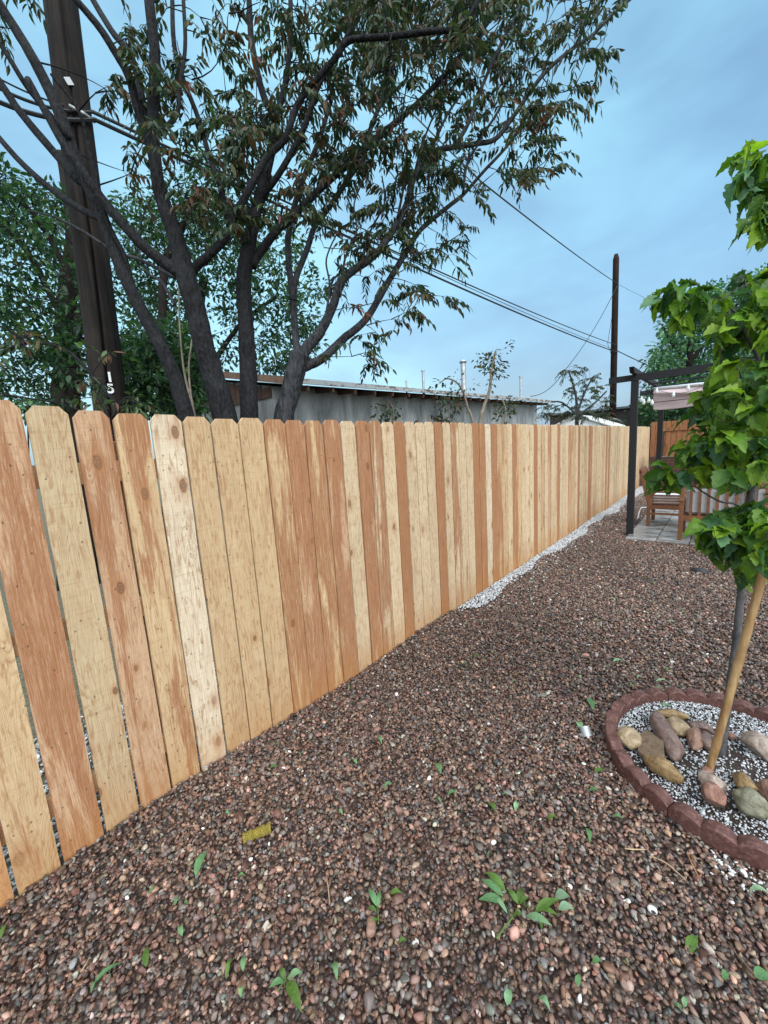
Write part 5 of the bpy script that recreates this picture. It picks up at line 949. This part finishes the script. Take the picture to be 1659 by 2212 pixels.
for k_ in range(46):
    px_, py_ = (rnd.uniform(250, 1650), rnd.uniform(1480, 2200)) if k_ < 30 else (rnd.uniform(1000, 1500), rnd.uniform(1250, 1500))
    g_ = G(px_, py_)
    if g_[0] < 0.08 or np.hypot(g_[0]-RING_C[0], g_[1]-RING_C[1]) < .6: continue
    if sc0 is None or k_ % 3 == 0: sc0 = leaf_obj(px_, py_, rnd.uniform(0, 180), rnd.uniform(.016, .034)*F_/depth(g_), rnd.choice((0, 0, 1, 2)), 'tiny green leaf scrap lying loose on the brown gravel', rnd.uniform(.3, .6), .3, 'leaf scraps on the gravel', .010)
    else:
        o = sc0.copy(); col.objects.link(o); o.location = (g_[0], g_[1], .008); o.rotation_euler = (0, 0, rnd.uniform(0, 6.28))
def sprig(label, stem, lfs, w=3.5, name='fallen_sprig'):
    P = [G(x, y, .016+.006*math.sin(i*1.3)) for i, (x, y) in enumerate(stem)]; root = thing(name, (P[0][0], P[0][1], .01), label, 'sprig', 'sprigs fallen on the gravel')
    m_ = MB(); m_.tube(smooth_line(P, 4), [w/F_*depth(P[0])/2*(1-.6*i/(len(P)*4)) for i in range((len(P)-1)*4+1)], 6, True); m_.c.append(np.tile((.16, .26, .07), (m_.n, 1))); 
    for (x0, y0), (x1, y1) in [(l_[0], l_[1]) for l_ in lfs]:
        a_ = G(x0, y0, .018); j = int(np.argmin([np.linalg.norm(a_-q) for q in P])); n0 = m_.n; m_.tube([P[j], (P[j]+a_)/2+(0, 0, .005), a_], .0009, 5); m_.c.append(np.tile((.14, .22, .06), (m_.n-n0, 1)))
    m_.build('stem', M_LEAF_G, root, smooth=True)
    for l_ in lfs:
        (x0, y0), (x1, y1), ci, Wf = l_; a_ = G(x0, y0, .018); b_ = G(x1, y1, rnd.uniform(.014, .03)); dv = b_-a_; L = np.linalg.norm(dv); dv /= L; s_ = np.array([-dv[1], dv[0], 0]); n = 9; V = []; cu = rnd.uniform(.1, .5)
        for i in range(n):
            t_ = i/(n-1); w_ = L*Wf*.5*math.sin(math.pi*t_**.85)*(1-.25*t_)+.0004; ct = a_+dv*L*t_+np.array([0, 0, .012*math.sin(3.14*t_)]); V += [ct-s_*w_+(0, 0, w_*cu), ct, ct+s_*w_+(0, 0, w_*cu*.8)]
        m_ = MB(); m_.add(V, [(i*3+j, i*3+j+1, (i+1)*3+j+1, (i+1)*3+j) for i in range(n-1) for j in (0, 1)], FG[ci]*math.exp(rng.normal(0, .12))); m_.build('leaf', M_LEAF_G, root, smooth=True)
    return root
def z3(x, y): return ((1600+x/1.659)/1.8228, (3000+y/1.659)/1.8228)
def z2_(x, y): return ((700+x/1.659)/1.8228, (3000+y/1.659)/1.8228)
sprig('largest fallen sprig, many bright leaves on a forked green stem', [z3(590, 1155), z3(640, 1080), z3(690, 1020), z3(740, 930)], [(z3(650, 850), z3(515, 720), 1, .38), (z3(635, 880), z3(490, 770), 0, .40), (z3(640, 915), z3(470, 900), 0, .38), (z3(660, 990), z3(560, 870), 2, .25), (z3(730, 930), z3(660, 830), 1, .45), (z3(730, 920), z3(760, 830), 1, .5), (z3(740, 930), z3(800, 890), 1, .45), (z3(700, 1010), z3(760, 1000), 1, .5), (z3(780, 1005), z3(950, 1070), 2, .38), (z3(840, 985), z3(1000, 900), 1, .30), (z3(850, 960), z3(1000, 1010), 1, .28), (z3(970, 890), z3(1070, 880), 3, .7)], 5)
sprig('upright four leaved sprig left of the largest one', [z2_(1310, 1060), z2_(1308, 990), z2_(1305, 950)], [(z2_(1305, 950), z2_(1245, 830), 0, .35), (z2_(1308, 960), z2_(1325, 840), 0, .28), (z2_(1300, 980), z2_(1235, 960), 1, .4), (z2_(1310, 1030), z2_(1255, 1065), 1, .35)], 3)
sprig('dark three leaved sprig at the bottom centre of the gravel', [z2_(650, 1500), z2_(690, 1440), z2_(712, 1430)], [(z2_(700, 1435), z2_(595, 1480), 0, .42), (z2_(705, 1430), z2_(665, 1350), 1, .5), (z2_(715, 1430), z2_(810, 1640), 1, .34), (z2_(720, 1420), z2_(815, 1375), 2, .5)], 3)
tuft('weed', 'small dark green weed growing at the foot of the first whole pickets', tuple(G(235, 1845, 0)), .06, .035, 40, .028, FG*.45, 'weed')
tuft('weed', 'flat green weed in the gravel just right of the white band start', tuple(G(1000, 1440, 0)), .05, .02, 18, .02, FG*.5, 'weed')
def twig(px, py, qx, qy, lab, colr=(.42, .30, .17), w=2.2):
    a_, b_ = G(px, py, .014), G(qx, qy, .018); mid = (a_+b_)/2+rng.normal(0, .006, 3); mid[2] = .024; m_ = MB(); m_.tube(smooth_line([a_, mid, b_], 4), w/F_*depth(a_)/2, 6); tag(m_.build('dry_twig', mat_plain('dry_twig_bark', colr, .8)), lab, 'twig', 'dry twigs on the gravel')
twig(1407, 1850, 1482, 1902, 'long pale dry twig in front of the edging ring'); twig(1485, 1842, 1510, 1895, 'orange brown twig right of the long pale one', (.34, .15, .06)); twig(1380, 1813, 1403, 1842, 'thin twig up and left of the long pale one', (.25, .15, .1)); twig(355, 1710+10, 355, 1745, 'short twig by the fence foot', (.25, .15, .08), 1.6)
twig(193, 2068, 174, 2100, 'pale straw left of the long rolled leaf'); twig(706, 1900, 712, 1952, 'straw standing between the left sprigs', (.3, .22, .14)); twig(1638, 2115, 1560, 2030, 'long dark twig in the bottom right corner', (.14, .09, .06)); twig(1395, 1835, 1350, 1833, 'short pale straw under the near edging block')
